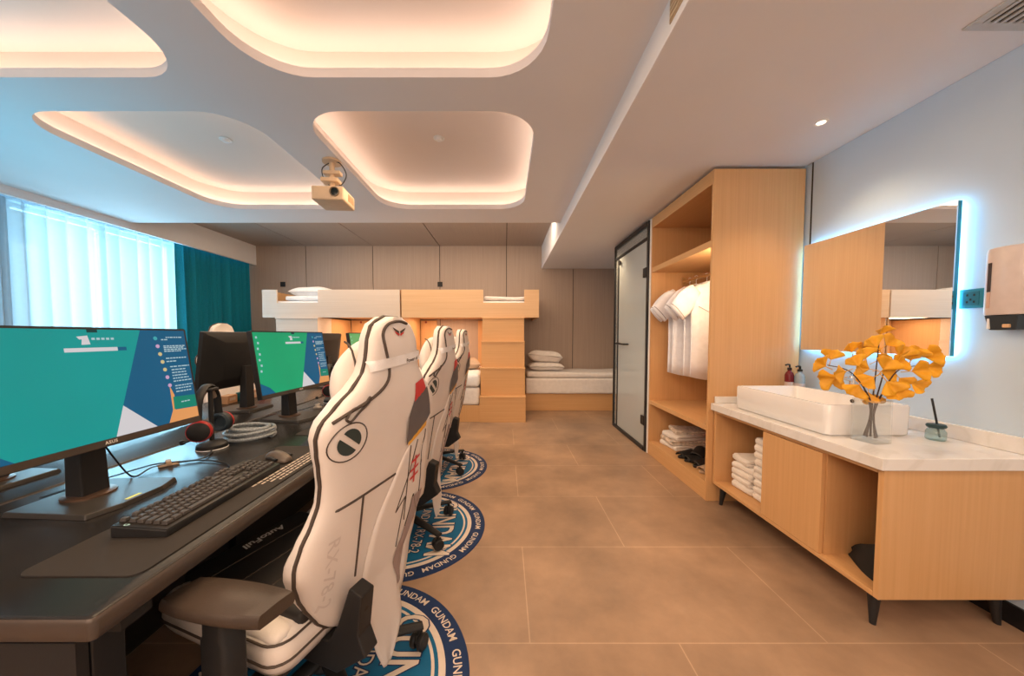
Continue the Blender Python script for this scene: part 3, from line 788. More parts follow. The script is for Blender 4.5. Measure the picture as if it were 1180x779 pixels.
    # side hinge covers
    for sgn in (-1, 1):
        b = MB(); xw = .046
        prof = [(.0, .25), (.20, .25), (.305, .33), (.28, .385), (.295, .505), (.25, .52), (.205, .40), (.17, .34), (.0, .32)] if sgn < 0 else [(.0, .25), (.12, .25), (.15, .30), (.14, .34), (.0, .32)]
        b.prism([(x, z) for x, z in prof], lambda u, v, k: (u, sgn*(.09+.055*k), v))
        br = b.build('hinge_cover', M_blackp, t, bevel=.005)
        if sgn < 0: pass
        b = MB(); b.cyl((.27, -.118, .455), (.2885, -.118, .452), .008, seg=14) if sgn < 0 else b.cyl((.10, .10, .30), (.152, .10, .30), .008, seg=14); b.build('hinge_screw', M_gap, br, smooth=True)
    # armrests
    for sgn in (-1, 1):
        b = MB(); rings = []
        for s in [i/9 for i in range(10)]:
            x = -.0+.26*s; w = .056*(math.sin(PI*(.12+.76*s)))**.25
            rings.append([(x, sgn*(.375-.16*(x-.17))+w*c, .624+zz) for c, zz in ((-1, .0), (-.97, .014), (-.85, .022), (0, .024), (.85, .022), (.97, .014), (1, 0), (.9, -.008), (0, -.01), (-.9, -.008))])
        b.loft(rings); arm = b.build('armrest', mat('brown black armrest', (.06, .043, .033), .4, bump=.15, bscale=300), t, smooth=True, angle=50)
        b = MB(); b.loft([[(x+.16, sgn*.365+y, z) for x, y in rrect(-.125-g, -.028, -.035+g, .028, .012, 3)] for z, g in ((.36, 0), (.52, 0), (.53, -.008), (.624, -.008))]); b.build('armrest_post', M_blackp, arm, smooth=True)
        b = MB(); b.box((.04, min(sgn*.15, sgn*.38), .308), (.12, max(sgn*.15, sgn*.38), .323), 0, .004); b.box((.04, sgn*.365-.02, .3235), (.12, sgn*.365+.02, .40), 0, .004); b.build('armrest_bracket', M_black, arm)
    # white printed apron hanging below the back
    edge_r = [(.236, .95), (.25, .86), (.272, .74), (.288, .635), (.287, .50), (.262, .40), (.225, .30), (.15, .18), (.085, .085)]
    edge_l = [(.19, .95), (.09, .86), (.02, .74), (-.03, .635), (-.05, .50), (-.045, .40), (-.02, .30), (.01, .18), (.05, .085)]
    er = spline([(y, z, 0) for y, z in edge_r], 4); el = spline([(y, z, 0) for y, z in edge_l], 4)
    b = MB(); n = len(er)
    def ap(u, v):
        f_ = v*(n-1); k = min(n-2, int(f_)); p = el[k].lerp(el[k+1], f_-k).lerp(er[k].lerp(er[k+1], f_-k), u); z = p.y; y = p.x
        yc = max(-.2, min(y, bw(max(z, .62))*.97)); k3 = max(0, min(1, (.52-z)/.3))
        x = backx(yc, max(z, .42), .0035)+.012*k3*u+.006*math.sin(u*5+z*6)*k3+.10*max(0, y-yc)
        return (x, y, z)
    b.grid(ap, 10, n-1); apr = b.build('back_apron', M_leather, back, smooth=True, solid=.003, angle=180)
    b = MB()
    def mv(u, v):
        w = .36+.36*v; lo = .62-.25*math.sin(PI*v)**2*v; hi = .93-.1*v
        p = ap(lo+(hi-lo)*u, w); return (p[0]+.004, p[1], p[2])
    b.grid(mv, 6, 14); b.build('mauve_print', mat('mauve print', (.36, .28, .27), .5), apr, smooth=True, angle=180)
    for k in t.children:
        if k.name.startswith('armrest') and k.data.vertices[0].co.y > 0: k.location.x = -.25   # far pad slid forward
    return t
def spline2(*pts): return [(p.x, p.y) for p in spline([(a, b_, 0) for a, b_ in pts], 6)]
ch1 = make_chair('nearest white gaming chair, large at the front with armrest and printed back', (-.635, 1.165, .006), R(-19.5), R(-10))
for lab, loc, rz, st in (('second white gaming chair, behind the nearest one', (-.655, 2.13, .006), R(-12), R(0)), ('third white gaming chair, farthest along the desk before the stairs', (-.68, 3.18, .006), R(-10), R(4))):
    c = copy_tree(ch1); c.location = loc; c.rotation_euler = (0, 0, rz); c['label'] = lab
    for k in c.children:
        if k.name.startswith('armrest'): k.location.x = -.22      # pads slid forward
        if k.name.startswith('star_base'): k.rotation_euler = (0, 0, st-rz)
c = copy_tree(ch1); c.location = (-2.26, 3.04, 0); c.scale = (1, 1, 1.045); c.rotation_euler = (0, 0, PI-.1); c['label'] = 'chair on the far side of the desks, only its headrest showing above a monitor'

# ------------------------------------------------------------------ round floor mats
M_navy = mat('navy mat', (.006, .028, .105), .75, bump=.2, bscale=300)
M_blue = mat('blue mat', (.0, .12, .27), .75, bump=.2, bscale=300)
M_matw = mat('cream mat print', (.72, .62, .53), .75)
def make_rug(label, loc, rz):
    t = thing('round_rug', label, 'rug', loc, rz, 'round blue mats under the chairs')
    b = MB(); zt = .005
    radii = [(.0, .375, 1), (.375, .387, 2), (.387, .402, 1), (.402, .428, 2), (.428, .515, 0)]
    seg = 96
    def rg(r, z): return [(r*math.cos(2*PI*k/seg), r*math.sin(2*PI*k/seg), z) for k in range(seg)]
    for r0, r1, m in radii: b.loft([rg(max(r0, .001), zt), rg(r1, zt)], m, caps=False)
    b.loft([rg(.515, zt), rg(.517, .0)], 0, caps=False)
    bmesh.ops.remove_doubles(b.bm, verts=b.bm.verts[:], dist=1e-5)
    rug = b.build('mat_disc', [M_navy, M_blue, M_matw], t)
    g = text_geo('GUNDAM', .047, .0006)
    b = MB(); b.mesh_in([((.471+v.y)*math.cos(-v.x/.471), (.471+v.y)*math.sin(-v.x/.471), zt+.0008) for v in g[0]], g[1])
    w0 = b.build('border_word', M_matw, t)
    for k in range(12):
        o = w0 if k == 0 else w0.copy()
        if k: COL.objects.link(o)
        o.rotation_euler = (0, 0, 2*PI*k/12+.1)
    b = MB()
    for body, size, xo, sx, off in (('GUNDAM', .20, .235, .72, .006), ('GUNDAM RX-78-2', .085, .105, .82, .002)):
        vs, fs = text_geo(body, size, off*1.0+.004)
        b.mesh_in([(xo+v.y, -v.x*sx, zt+.0006) for v in vs], fs, 1)
        vs, fs = text_geo(body, size, off-.002)
        b.mesh_in([(xo+v.y, -v.x*sx, zt+.0012) for v in vs], fs, 0)
    b.build('centre_lettering', [M_matw, M_navy], t)
    return t
r1 = make_rug('round blue lettered mat under the nearest chair, cut by the bottom frame', (-.645, 1.155, 0), 0)
for lab, loc, rz in (('round blue lettered mat under the second chair', (-.65, 2.18, 0), R(3)), ('round blue lettered mat under the third chair', (-.69, 3.20, 0), R(-4))):
    c = copy_tree(r1); c.location = loc; c.rotation_euler = (0, 0, rz); c['label'] = lab

# ------------------------------------------------------------------ bunk beds
def bunk(sx, xs, label, m_front, m_body):
    """one bunk; local x runs from the shared divider (0) outward to 2.1, sx mirrors it"""
    t = thing('bunk_bed', label, 'bed', (xs, 0, 0))
    X = lambda v: sx*v
    def bx(x0, x1, y0, y1, z0, z1, name, m, bev=.003):
        a, c = sorted((X(x0), X(x1))); return seg_box((a, y0, z0), (c, y1, z1), bev).build(name, m, t)
    yb = YB-.016
    # guard rail with a notch at the stairs
    prof = [(.012, 1.53), (2.12, 1.53), (2.12, 1.955), (1.895, 1.955), (1.895, 1.757), (1.265, 1.757), (1.265, 1.955), (.012, 1.955)]
    b = MB(); b.prism(prof, lambda u, v, k: (X(u), 5.25+.03*k, v)); b.build('guard_rail', m_front, t, bevel=.002)
    bx(2.09, 2.12, 5.281, yb, 1.53, 1.955, 'end_board', m_body); bx(.012, .032, 5.281, yb, 0, 1.955, 'divider_panel', m_body)
    bx(.033, 2.089, 5.281, yb, 1.56, 1.60, 'bed_board', m_body)
    # steps with overhanging treads, stacked backwards
    zs = [.375, .78, 1.17, 1.53]; ys = [4.87, 4.99, 5.10, 5.20]
    for k in range(4):
        z0 = zs[k-1] if k else 0
        wx = .008*(3-k)
        bx(1.255-wx, 1.89+wx*.3, ys[k]+.008, 5.62, z0, zs[k]-.022, 'step', m_front if sx < 0 else M_oakx)
        bx(1.25-wx, 1.895+wx*.3, ys[k]-.004, 5.62, zs[k]-.022, zs[k], 'tread', m_front if sx < 0 else M_oakx)
    bx(1.86, 1.89, 5.62, yb, 0, 1.53, 'stair_side_panel', m_body)
    bx(1.255, 1.285, 5.62, yb, 0, 1.53, 'stair_side_panel', m_body)
    # lower bed box and back boards with sockets
    bx(.04, 1.235, 4.90, yb, 0, .24, 'lower_base', m_body)
    hb = bx(.045, .34, yb-.03, yb, .25, 1.53, 'headboard_panel', m_body) if sx > 0 else bx(.95, 1.235, yb-.03, yb, .25, 1.53, 'headboard_panel', m_body)
    if sx > 0: bx(1.10, 1.235, yb-.03, yb, .25, 1.53, 'headboard_panel', m_body)
    xr = .14 if sx > 0 else -1.06
    b = MB(); b.lathe([(.0, 0), (.02, 0), (.018, .006), (.006, .009)], seg=18, M=Matrix.Translation((xr, yb-.031, 1.50)) @ Matrix.Rotation(PI/2, 4, 'X')); b.build('reading_switch', mat('dark red switch', (.25, .04, .03), .4), hb, smooth=True)
    seg_box((xr-.03, yb-.045, 1.0), (xr+.03, yb-.031, 1.10), .003).build('wall_socket', M_blackp, hb)
    return t
M_oakb = wood('warm oak board', (.68, .43, .235), (.74, .49, .28), 'x')
bunk(-1, -1.60, 'left bunk bed with pale window-lit front and stairs on its left end', M_bunkw, M_oak)
bunk(1, -1.60, 'right bunk bed with oak front and wide oak stairs on its right end', M_oakb, M_oak)
def slab_bed(name, lo, hi, m, label, cat, amp=.006, bev=.04, group=None):
    b = MB(); b.box(lo, hi, 0, bev)
    bmesh.ops.subdivide_edges(b.bm, edges=[e for e in b.bm.edges if e.calc_length() > .15], cuts=9, use_grid_fill=True)
    for v in b.bm.verts:
        n = noise.noise(v.co*5.0); v.co += Vector((n*amp*.3, noise.noise(v.co*7+Vector((5, 1, 2)))*amp, noise.noise(v.co*4+Vector((9, 3, 1)))*amp))
    return tag(b.build(name, m, smooth=True, subsurf=1, angle=180), label, cat, group)
yb = YB-.02
slab_bed('mattress', (-3.65, 5.30, 1.602), (-1.64, yb-.01, 1.79), M_cool_linen, 'white mattress of the left upper bunk', 'mattress')
slab_bed('mattress', (-1.56, 5.30, 1.602), (.48, yb-.01, 1.79), M_linen, 'white mattress of the right upper bunk', 'mattress')
slab_bed('mattress', (-2.83, 4.90, .242), (-1.64, yb-.04, .50), M_linen, 'white mattress of the left lower bunk', 'mattress')
slab_bed('mattress', (-1.555, 4.905, .242), (-.375, yb-.04, .50), M_linen, 'white mattress of the right lower bunk', 'mattress')
slab_bed('duvet', (-1.55, 4.86, .505), (-.37, yb-.05, .70), M_cool_linen, 'thick white duvet on the right lower bunk behind the third chair', 'duvet', .02, .06)
slab_bed('duvet', (-2.82, 4.88, .505), (-1.65, yb-.05, .66), M_cool_linen, 'thick white duvet on the left lower bunk', 'duvet', .02, .06)
slab_bed('duvet', (-.33, 5.32, 1.795), (.46, yb-.03, 1.86), M_linen, 'white duvet showing in the notch of the right upper bunk', 'duvet', .02, .03)
slab_bed('duvet', (-3.42, 5.33, 1.795), (-2.66, yb-.03, 1.87), M_cool_linen, 'white duvet showing in the notch of the left upper bunk', 'duvet', .02, .03)
def make_pillow(loc, lx, ly, h, rot, m, label):
    b = MB(); n = 14
    def f(sgn):
        def g(u, v):
            x = 2*u-1; y = 2*v-1
            e = max(0, (1-x**4)*(1-y**4))**.55
            px = x*lx/2*(1-.07*(1-abs(y)**2)*abs(x)); py = y*ly/2*(1-.07*(1-abs(x)**2)*abs(y))
            return (px, py, h/2+sgn*h/2*e+.012*noise.noise(Vector((x*1.7, y*1.7, sgn*2+loc[0]))) )
        return g
    b.grid(f(1), n, n); b.grid(f(-1), n, n)
    bmesh.ops.remove_doubles(b.bm, verts=b.bm.verts[:], dist=.03*lx/n)
    o = b.build('pillow', m, smooth=True, angle=180); o.location = loc; o.rotation_euler = rot
    return tag(o, label, 'pillow')
make_pillow((-3.10, 5.62, 1.865), .66, .42, .17, (0, 0, 0), M_cool_linen, 'white pillow on the left upper bunk, above its notch')
make_pillow((-1.13, 5.98, 1.80), .62, .42, .23, (R(12), 0, 0), M_linen, 'white pillow peeking over the middle of the right upper bunk rail')
make_pillow((-.63, 5.7, .70), .42, .6, .18, (0, 0, R(8)), mat('tan linen', (.55, .42, .31), .85, bump=.1), 'tan pillow on the right lower bunk, left of the stairs')
# single bed on the right
t = thing('single_bed', 'low oak single bed against the back wall, right of the stairs', 'bed', (0, 0, 0))
seg_box((.33, 5.66, 0), (2.18, yb, .285), .004).build('bed_base', M_oakx, t)
slab_bed('mattress', (.345, 5.62, .287), (2.17, yb-.01, .545), M_linen, 'white mattress on the low oak single bed', 'mattress', .006, .03)
slab_bed('duvet', (.36, 5.63, .547), (2.16, yb-.01, .645), M_linen, 'white duvet on the low single bed right of the stairs', 'duvet', .02, .04)
make_pillow((.70, 5.92, .655), .62, .40, .14, (0, 0, R(4)), M_linen, 'lower white pillow of the pair on the single bed')
make_pillow((.69, 5.93, .785), .60, .40, .20, (R(-8), R(4), R(-6)), M_linen, 'upper white pillow of the pair on the single bed')
# wall sockets over the bunks
for x, lab in ((-4.10, 'small black wall socket above the left bunk'), (-1.20, 'small black wall socket above the right bunk')):
    t = thing('wall_socket', lab, 'socket', (x, YB-.012, 2.20))
    seg_box((-.045, -.012, -.045), (.045, 0, .045), .004).build('socket_plate', M_blackp, t)
    b = MB(); b.box((-.02, -.014, .008), (-.012, -.011, .022)); b.box((.012, -.014, .008), (.02, -.011, .022)); b.build('socket_slot', M_gap, t)

# ------------------------------------------------------------------ projector
t = thing('projector', 'small champagne ceiling projector hanging between the light trays', 'projector', (-1.36, 2.76, 2.285), R(4))
b = MB(); b.box((-.118, -.12, 0), (.118, .12, .105), 0, .012); M_champ = mat('champagne plastic', (.62, .46, .31), .4)
body = b.build('projector_body', M_champ, t, smooth=True)
b = MB(); b.lathe([(.036, 0), (.036, .012), (.030, .012), (.028, .002), (0, .0)], seg=28, M=Matrix.Translation((.055, -.119, .06)) @ Matrix.Rotation(PI/2, 4, 'X')); b.build('lens_ring', mat('dark champagne', (.20, .14, .09), .35), t, smooth=True)
b = MB(); b.lathe([(.0, .006), (.016, .005), (.028, .002)], seg=24, M=Matrix.Translation((.055, -.1215, .06)) @ Matrix.Rotation(PI/2, 4, 'X')); b.build('lens', mat('lens glass', (.01, .015, .015), .05), t, smooth=True)
b = MB()
for k in range(6): b.box((.1175, -.02+.02*k, .03), (.1195, -.008+.02*k, .085))
b.build('side_vent', mat('amber vent', (.36, .20, .08), .5), t)
b = MB(); b.box((-.06, -.05, .106), (.05, .05, .125), 0, .004); b.cyl((-.01, 0, .12), (-.01, 0, .343), .02, seg=16); b.box((-.08, -.05, .17), (.05, .04, .20), 0, .004); b.box((-.07, -.03, .235), (.06, .03, .262), 0, .004); b.lathe([(.07, .33), (.07, .3445), (0, .3445)], (-.01, 0, 0), 24); b.build('ceiling_mount', M_champ, t, smooth=True)
b = MB()
b.tube(spline([(-.01, 0, .34), (.06, -.02, .32), (.10, 0, .24), (.05, .02, .17), (.0, .03, .2)]), .004, 6); b.tube(spline([(-.02, 0, .335), (-.08, -.01, .28), (-.07, .0, .2), (-.02, .04, .15)]), .004, 6); b.build('projector_cable', M_blackp, t, smooth=True)

# ------------------------------------------------------------------ wardrobe
t = thing('wardrobe', 'tall open oak wardrobe with shelves and hanging rail', 'wardrobe', (1.52, 0, 0))
y0, y1, zt, dp = 2.53, 3.585, 2.462, .665
seg_box((0, y0, 0), (dp, y0+.022, zt), .002).build('side_panel', M_oak, t)
seg_box((0, y1-.022, 0), (dp, y1, zt), .002).build('side_panel', M_oak, t)
seg_box((dp-.015, y0+.023, .0), (dp, y1-.023, zt-.001)).build('back_panel', M_oak, t)
seg_box((0, y0+.023, zt-.10), (dp-.016, y1-.023, zt), .002).build('top_panel', M_oaky, t)
seg_box((.002, y0+.023, 1.905), (dp-.016, y1-.023, 1.955), .002).build('upper_shelf', M_oaky, t)
seg_box((.002, y0+.023, .535), (dp-.016, y1-.023, .575), .002).build('lower_shelf', M_oaky, t)
seg_box((.002, y0+.023, 0), (dp-.016, y1-.023, .14), .002).build('plinth', M_oaky, t)
seg_box((-.004, y1+.001, 0), (.03, y1+.03, zt)).build('edge_strip', M_white, t)
b = MB(); b.cyl((.33, y0+.023, 1.805), (.33, y1-.024, 1.805), .014, seg=16); rail = b.build('hanging_rail', M_brass, t, smooth=True)
for yy in (y1-.032, y0+.032): seg_box((.31, yy-.008, 1.77), (.35, yy+.008, 1.85), .003).build('rail_bracket', M_brass, rail)
seg_box((.06, y0+.0225, 1.45), (.10, y0+.030, 1.89)).build('light_strip', emit('warm shelf light', (1, .74, .46), 60.0), t)

# shirts
M_shirt = mat('white jersey', (.90, .90, .95), .8, bump=.1, bscale=120, sheen=.2)
def make_shirt(y, dx, label, sc=1.0, rz=0):
    t = thing('t_shirt', label, 'shirt', (1.85+dx, y, 1.805), rz, 'white shirts on the wardrobe rail')
    b = MB(); rings = []
    tab = [(-.93, .215, .030), (-.80, .213, .034), (-.6, .21, .036), (-.42, .212, .036), (-.30, .222, .036), (-.22, .232, .034), (-.16, .215, .028), (-.12, .15, .024), (-.095, .095, .022), (-.085, .07, .02)]
    n = 36
    for z, w, d in tab:
        rg = []
        for k in range(n):
            a = 2*PI*k/n; f = 1+(.22*math.sin(7*a+z*3)+.15*math.sin(11*a+1+y*9))*max(0, min(1, (-.15-z)/.4))
            rg.append((w*math.copysign(abs(math.cos(a))**.8, math.cos(a)), d*f*math.sin(a), z+(.015*math.cos(2*a) if z < -.9 else 0)))
        rings.append(rg)
    b.loft(rings); body = b.build('shirt_body', M_shirt, t, smooth=True, angle=180)
    for s in (-1, 1):
        b = MB(); rings = []
        for q in [i/6 for i in range(7)]:
            cx = s*(.16+.185*q); cz = -.17-.185*q*(.7+.3*q); w = .085+.012*math.sin(q*3); d = .026+.006*q
            ux, uz = (-s*.62, -.78) if False else (s*.55, -.83)
            rings.append([(cx+w*math.cos(a)*s*.66, d*math.sin(a), cz+w*math.cos(a)*.75) for a in [2*PI*k/16 for k in range(16)]])
        b.loft(rings); sl = b.build('sleeve', M_shirt, t, smooth=True, angle=120)
        b = MB(); q = .93; cx = s*(.16+.185*q); cz = -.17-.185*q*(.7+.3*q); w = .0875; d = .034
        b.tube([(cx+w*math.cos(a)*s*.66, d*math.sin(a), cz+w*math.cos(a)*.75) for a in [2*PI*k/16 for k in range(16)]], .003, 6, closed=True)
        b.build('cuff_stripe', mat('grey stripe', (.30, .28, .30), .7), sl, smooth=True)
    b = MB(); b.tube(spline([(-.17, -.039, -.30), (-.08, -.045, -.35), (.02, -.046, -.40)]), .0025, 6); b.build('chest_stripe', MATS['grey stripe'], t, smooth=True)
    b = MB(); b.tube([(-.19, 0, -.145), (-.08, 0, -.085), (0, 0, -.06), (.08, 0, -.085), (.19, 0, -.145)], .006, 8)
    b.tube(spline([(0, 0, -.06), (0, 0, -.02), (.016, 0, .005), (0, 0, .021), (-.016, 0, .010)]), .0025, 6); b.build('hanger', M_white, t, smooth=True)
    return t
for k, (yy, dx, lab) in enumerate(((3.42, -.01, 'white short-sleeved shirt deepest on the wardrobe rail'), (3.29, -.02, 'white short-sleeved shirt second from the deep end of the rail'), (3.15, .0, 'white short-sleeved shirt second from the front of the rail'), (3.01, .0, 'white short-sleeved shirt nearest the front wardrobe panel'))):
    make_shirt(yy, dx, lab, rz=R((4, -3, 5, 0)[k]))

# folded clothes and shoes at the bottom of the wardrobe
def folded(name, loc, lx, ly, h, m, rz, label, cat, group=None, seed=0, layers=2):
    """one folded textile: a bundle of rounded layers joined at the front fold"""
    b = MB()
    for k in range(layers):
        hh = h/layers
        b.box((-lx/2+.006*k, -ly/2, k*hh+.001), (lx/2-.008*k, ly/2, (k+1)*hh-.001), 0, min(hh*.42, .016))
    b.box((-lx/2-.004, -ly/2+.004, h*.18), (-lx/2+.03, ly/2-.004, h*.82), 0, h*.2)
    bmesh.ops.subdivide_edges(b.bm, edges=[e for e in b.bm.edges if e.calc_length() > .08], cuts=5, use_grid_fill=True)
    o3 = Vector((seed*3.1, seed*1.7, seed))
    for v in b.bm.verts: v.co += Vector((noise.noise(v.co*14+o3)*.006, noise.noise(v.co*13+o3*2)*.008, noise.noise(v.co*9+o3*3)*.006*(1 if v.co.z > .004 else 0)))
    o = b.build(name, m, smooth=True, angle=70); o.location = loc; o.rotation_euler = (0, 0, rz)
    return tag(o, label, cat, group)
M_cl1 = mat('pale printed cotton', (.66, .56, .47), .85, var=.35, scale=35, bump=.2)
M_cl2 = mat('white cotton', (.80, .76, .72), .85, bump=.2)
folded('folded_clothes', (1.80, 3.38, .1415), .36, .27, .045, M_cl2, R(6), 'folded white garment at the bottom of the wardrobe pile', 'clothes', 'folded clothes in the wardrobe', 1)
folded('folded_clothes', (1.79, 3.37, .187), .36, .26, .05, M_cl1, R(-4), 'folded patterned beige garment in the middle of the wardrobe pile', 'clothes', 'folded clothes in the wardrobe', 2)
folded('folded_clothes', (1.80, 3.36, .238), .35, .25, .05, M_cl2, R(9), 'folded pale garment second from the top of the wardrobe pile', 'clothes', 'folded clothes in the wardrobe', 3)
folded('folded_clothes', (1.82, 3.36, .289), .30, .22, .04, M_cl1, R(-12), 'folded patterned garment on top of the wardrobe pile', 'clothes', 'folded clothes in the wardrobe', 4)
seg_box((1.95, 2.93, .1415), (2.15, 3.18, .38), .006).build('storage_box', mat('orange red carton', (.55, .10, .02), .6))
tag(bpy.data.objects['storage_box'], 'orange red box at the back of the wardrobe floor', 'box')
def make_slipper(loc, rz, m, label):
    t = thing('slipper', label, 'slipper', loc, rz, 'slippers on the wardrobe floor')
    def outline(k): return [(.135*math.cos(a)*(1), (.045+.012*math.cos(a-.3))*math.sin(a)) for a in [2*PI*i/24 for i in range(24)]]
    b = MB(); b.loft([[(x*s, y*s, z) for x, y in outline(0)] for z, s in ((.001, .96), (.006, 1), (.018, 1), (.022, .97))]); b.build('sole', m, t, smooth=True)
    b = MB()
    def up(u, v):
        a = PI*u; x = -.12+.13*v; w = (.05+.008*v)
        return (x, w*math.cos(a), .018+(.03+.026*v)*math.sin(a)**.8)
    b.grid(up, 14, 8); b.build('upper', m, t, smooth=True, solid=.006, angle=180)
    return t
M_sh1 = mat('black rubber', (.012, .012, .013), .5); M_sh2 = mat('tan fabric', (.45, .32, .22), .8)
s1 = make_slipper((1.70, 3.07, .141), R(10), M_sh1, 'black slipper lying beside the folded clothes')
s2 = make_slipper((1.715, 2.95, .141), R(-6), M_sh1, 'black slipper in the middle of the wardrobe floor')
s3 = make_slipper((1.72, 2.84, .141), R(4), M_sh1, 'black slipper next to the tan ones')
s4 = make_slipper((1.70, 2.725, .141), R(8), M_sh2, 'tan slipper nearest the wardrobe front panel')
s5 = make_slipper((1.76, 3.02, .185), R(60), M_sh1, 'black slipper thrown on top of the others')
s5.rotation_euler = (R(8), R(-6), R(40))

# ------------------------------------------------------------------ glass shower door
d = struct_empty('door_1', (1.52, 0, 0))
ya, yz, zt = 3.625, 4.74, 2.46
b = MB()
b.box((-.016, ya, 0), (.016, ya+.04, zt)); b.box((-.016, yz-.03, 0), (.016, yz, zt)); b.box((-.02, ya+.045, zt-.045), (.02, yz-.045, zt)); b.box((-.02, ya+.045, 0), (.02, yz-.045, .04)); b.box((-.015, ya+.045, 2.27), (.015, yz-.045, 2.30)); b.box((-.012, yz-.165, .04), (.012, yz-.145, 2.27))
b.build('door_frame', M_black, d, bevel=.003)
M_fros = glass('grey door glass', (.72, .76, .74), .55, .08)
seg_box((-.004, ya+.05, .045), (.004, yz-.175, 2.265)).build('door_glass', M_fros, d)
M_clear = glass('clear grey glass', (.62, .66, .64), .25, .05)
seg_box((-.004, yz-.135, .045), (.004, yz-.05, 2.265)).build('side_glass', M_clear, d)
seg_box((-.004, ya+.05, 2.305), (.004, yz-.05, 2.41)).build('transom_glass', M_clear, d)
b = MB(); b.tube([(-.005, yz-.24, 1.15), (-.06, yz-.24, 1.15), (-.06, yz-.55, 1.145), (-.005, yz-.55, 1.145)], .011, 8); b.build('door_handle', M_black, d)
for zz in (.33, 1.93): seg_box((-.022, ya+.03, zz-.05), (.02, ya+.12, zz+.05), .004).build('door_hinge', M_black, d)
b = MB(); b.lathe([(.03, 0), (.03, .012), (.0, .014)], seg=18, M=Matrix.Translation((-.016, yz-.25, 2.2)) @ Matrix.Rotation(-PI/2, 4, 'Y')); b.build('glass_clamp', M_black, d)

# ------------------------------------------------------------------ vanity
t = thing('vanity_cabinet', 'oak washstand cabinet on black tapered legs with two open bays', 'cabinet', (1.56, 0, 0))
y0, y1, zb, ztp, dp = 1.38, 2.52, .145, .698, .628
seg_box((0, y0, zb), (dp, y0+.022, ztp), .002).build('side_panel', M_oak, t)
seg_box((0, y1-.022, zb), (dp, y1, ztp), .002).build('side_panel', M_oak, t)
seg_box((0, y0+.0225, zb), (dp-.01, y1-.0225, zb+.022), .002).build('bottom_panel', M_oaky, t)
seg_box((0, y0+.0225, ztp-.02), (dp-.01, y1-.0225, ztp), .002).build('top_panel', M_oaky, t)
seg_box((dp-.012, y0+.0225, zb+.0225), (dp, y1-.0225, ztp-.0205)).build('back_panel', M_oak, t)
for yy in (1.655, 2.03): seg_box((.02, yy-.01, zb+.0225), (dp-.0125, yy+.01, ztp-.0205)).build('partition', M_oak, t)
dr = seg_box((-.002, 1.652, zb+.024), (.018, 2.036, ztp-.024), .002).build('door', M_oak, t)
for xx, yy in ((.05, y0+.06), (.05, y1-.06), (dp-.06, y0+.06), (dp-.06, y1-.06)):
    b = MB(); b.cyl((xx+(-.012 if xx < .3 else .012), yy+(.015 if yy > 2 else -.01), 0), (xx, yy, zb), .011, .024, seg=18); b.build('leg', M_black, t, smooth=True)
t = thing('countertop', 'white veined stone countertop with upstands on the washstand', 'countertop', (0, 0, 0))
seg_box((1.535, 1.365, .70), (2.195, 2.524, .75), .003).build('slab', M_marble, t)
seg_box((2.175, 1.20, .7505), (2.198, 2.524, .82), .003).build('backsplash', M_marble, t)
seg_box((1.56, 2.504, .7505), (2.174, 2.524, .80), .003).build('side_upstand', M_marble, t)
# basin
t = thing('basin', 'white rectangular vessel basin on the countertop', 'sink', (1.60, 1.675, .7505))
b = MB(); L_, W_, Hh = .42, .68, .155
def rr_(g, z, r): return [(x, y, z) for x, y in rrect(-g, -g, L_+g, W_+g, r, 5)]
b.loft([rr_(-.012, 0, .02), rr_(0, .01, .03), rr_(.002, Hh-.01, .03), rr_(-.002, Hh, .028), rr_(-.016, Hh, .022), rr_(-.02, Hh-.008, .022), rr_(-.03, .06, .03), rr_(-.06, .035, .04), rr_(-.18, .03, .02)])
bs = b.build('bowl', M_cer, t, smooth=True, angle=50)
b = MB(); b.lathe([(.022, .0305), (.022, .033), (.015, .034), (0, .032)], (L_/2, W_/2, 0), 20); b.build('drain', M_chrome, t, smooth=True)
b = MB(); b.lathe([(.011, 0), (.011, .003), (0, .003)], seg=14, M=Matrix.Translation((L_-.0245, .27, .125)) @ Matrix.Rotation(-PI/2, 4, 'Y')); b.build('overflow_hole', M_gap, t)
# tap
t = thing('faucet', 'slim chrome tap behind the basin, mostly hidden by yellow leaves', 'faucet', (2.085, 2.03, .7505))
b = MB(); b.lathe([(.026, 0), (.026, .01), (.02, .014), (.019, .25), (.02, .26), (0, .262)], seg=24); b.build('faucet_body', M_chrome, t, smooth=True)
b = MB(); b.tube(spline([(0, 0, .235), (-.10, 0, .255), (-.17, 0, .252), (-.185, 0, .235)]), .011, 10); b.build('spout', M_chrome, t, smooth=True)
b = MB(); b.tube([(0, 0, .262), (-.02, 0, .275), (-.07, 0, .285)], .006, 8); b.build('lever', M_chrome, t, smooth=True)
# bottles
def pump_bottle(loc, m, label, h, r):
    t = thing('pump_bottle', label, 'bottle', loc)
    b = MB(); b.lathe([(r*.9, 0), (r, .006), (r, h*.72), (r*.8, h*.78), (r*.42, h*.82), (r*.42, h*.85)], seg=24); b.build('bottle_body', m, t, smooth=True)
    b = MB(); b.lathe([(r*.5, h*.85), (r*.5, h*.90), (r*.2, h*.905), (r*.2, h*.97)], seg=18); b.tube([(0, 0, h*.97), (-.02, -.005, h*.98), (-.035, -.008, h*.965)], .006, 8); b.build('pump', M_blackp, t, smooth=True)
    b = MB(); b.lathe([(r*1.01, h*.2), (r*1.012, h*.21), (r*1.012, h*.55), (r*1.01, h*.56)], seg=24); b.build('bottle_label', mat('pale label '+label[:4], (.6, .5, .48), .5), t, smooth=True)
    return t
pump_bottle((2.055, 2.455, .7505), mat('dark red bottle', (.16, .008, .014), .25), 'dark red pump bottle in the corner behind the basin', .30, .027)
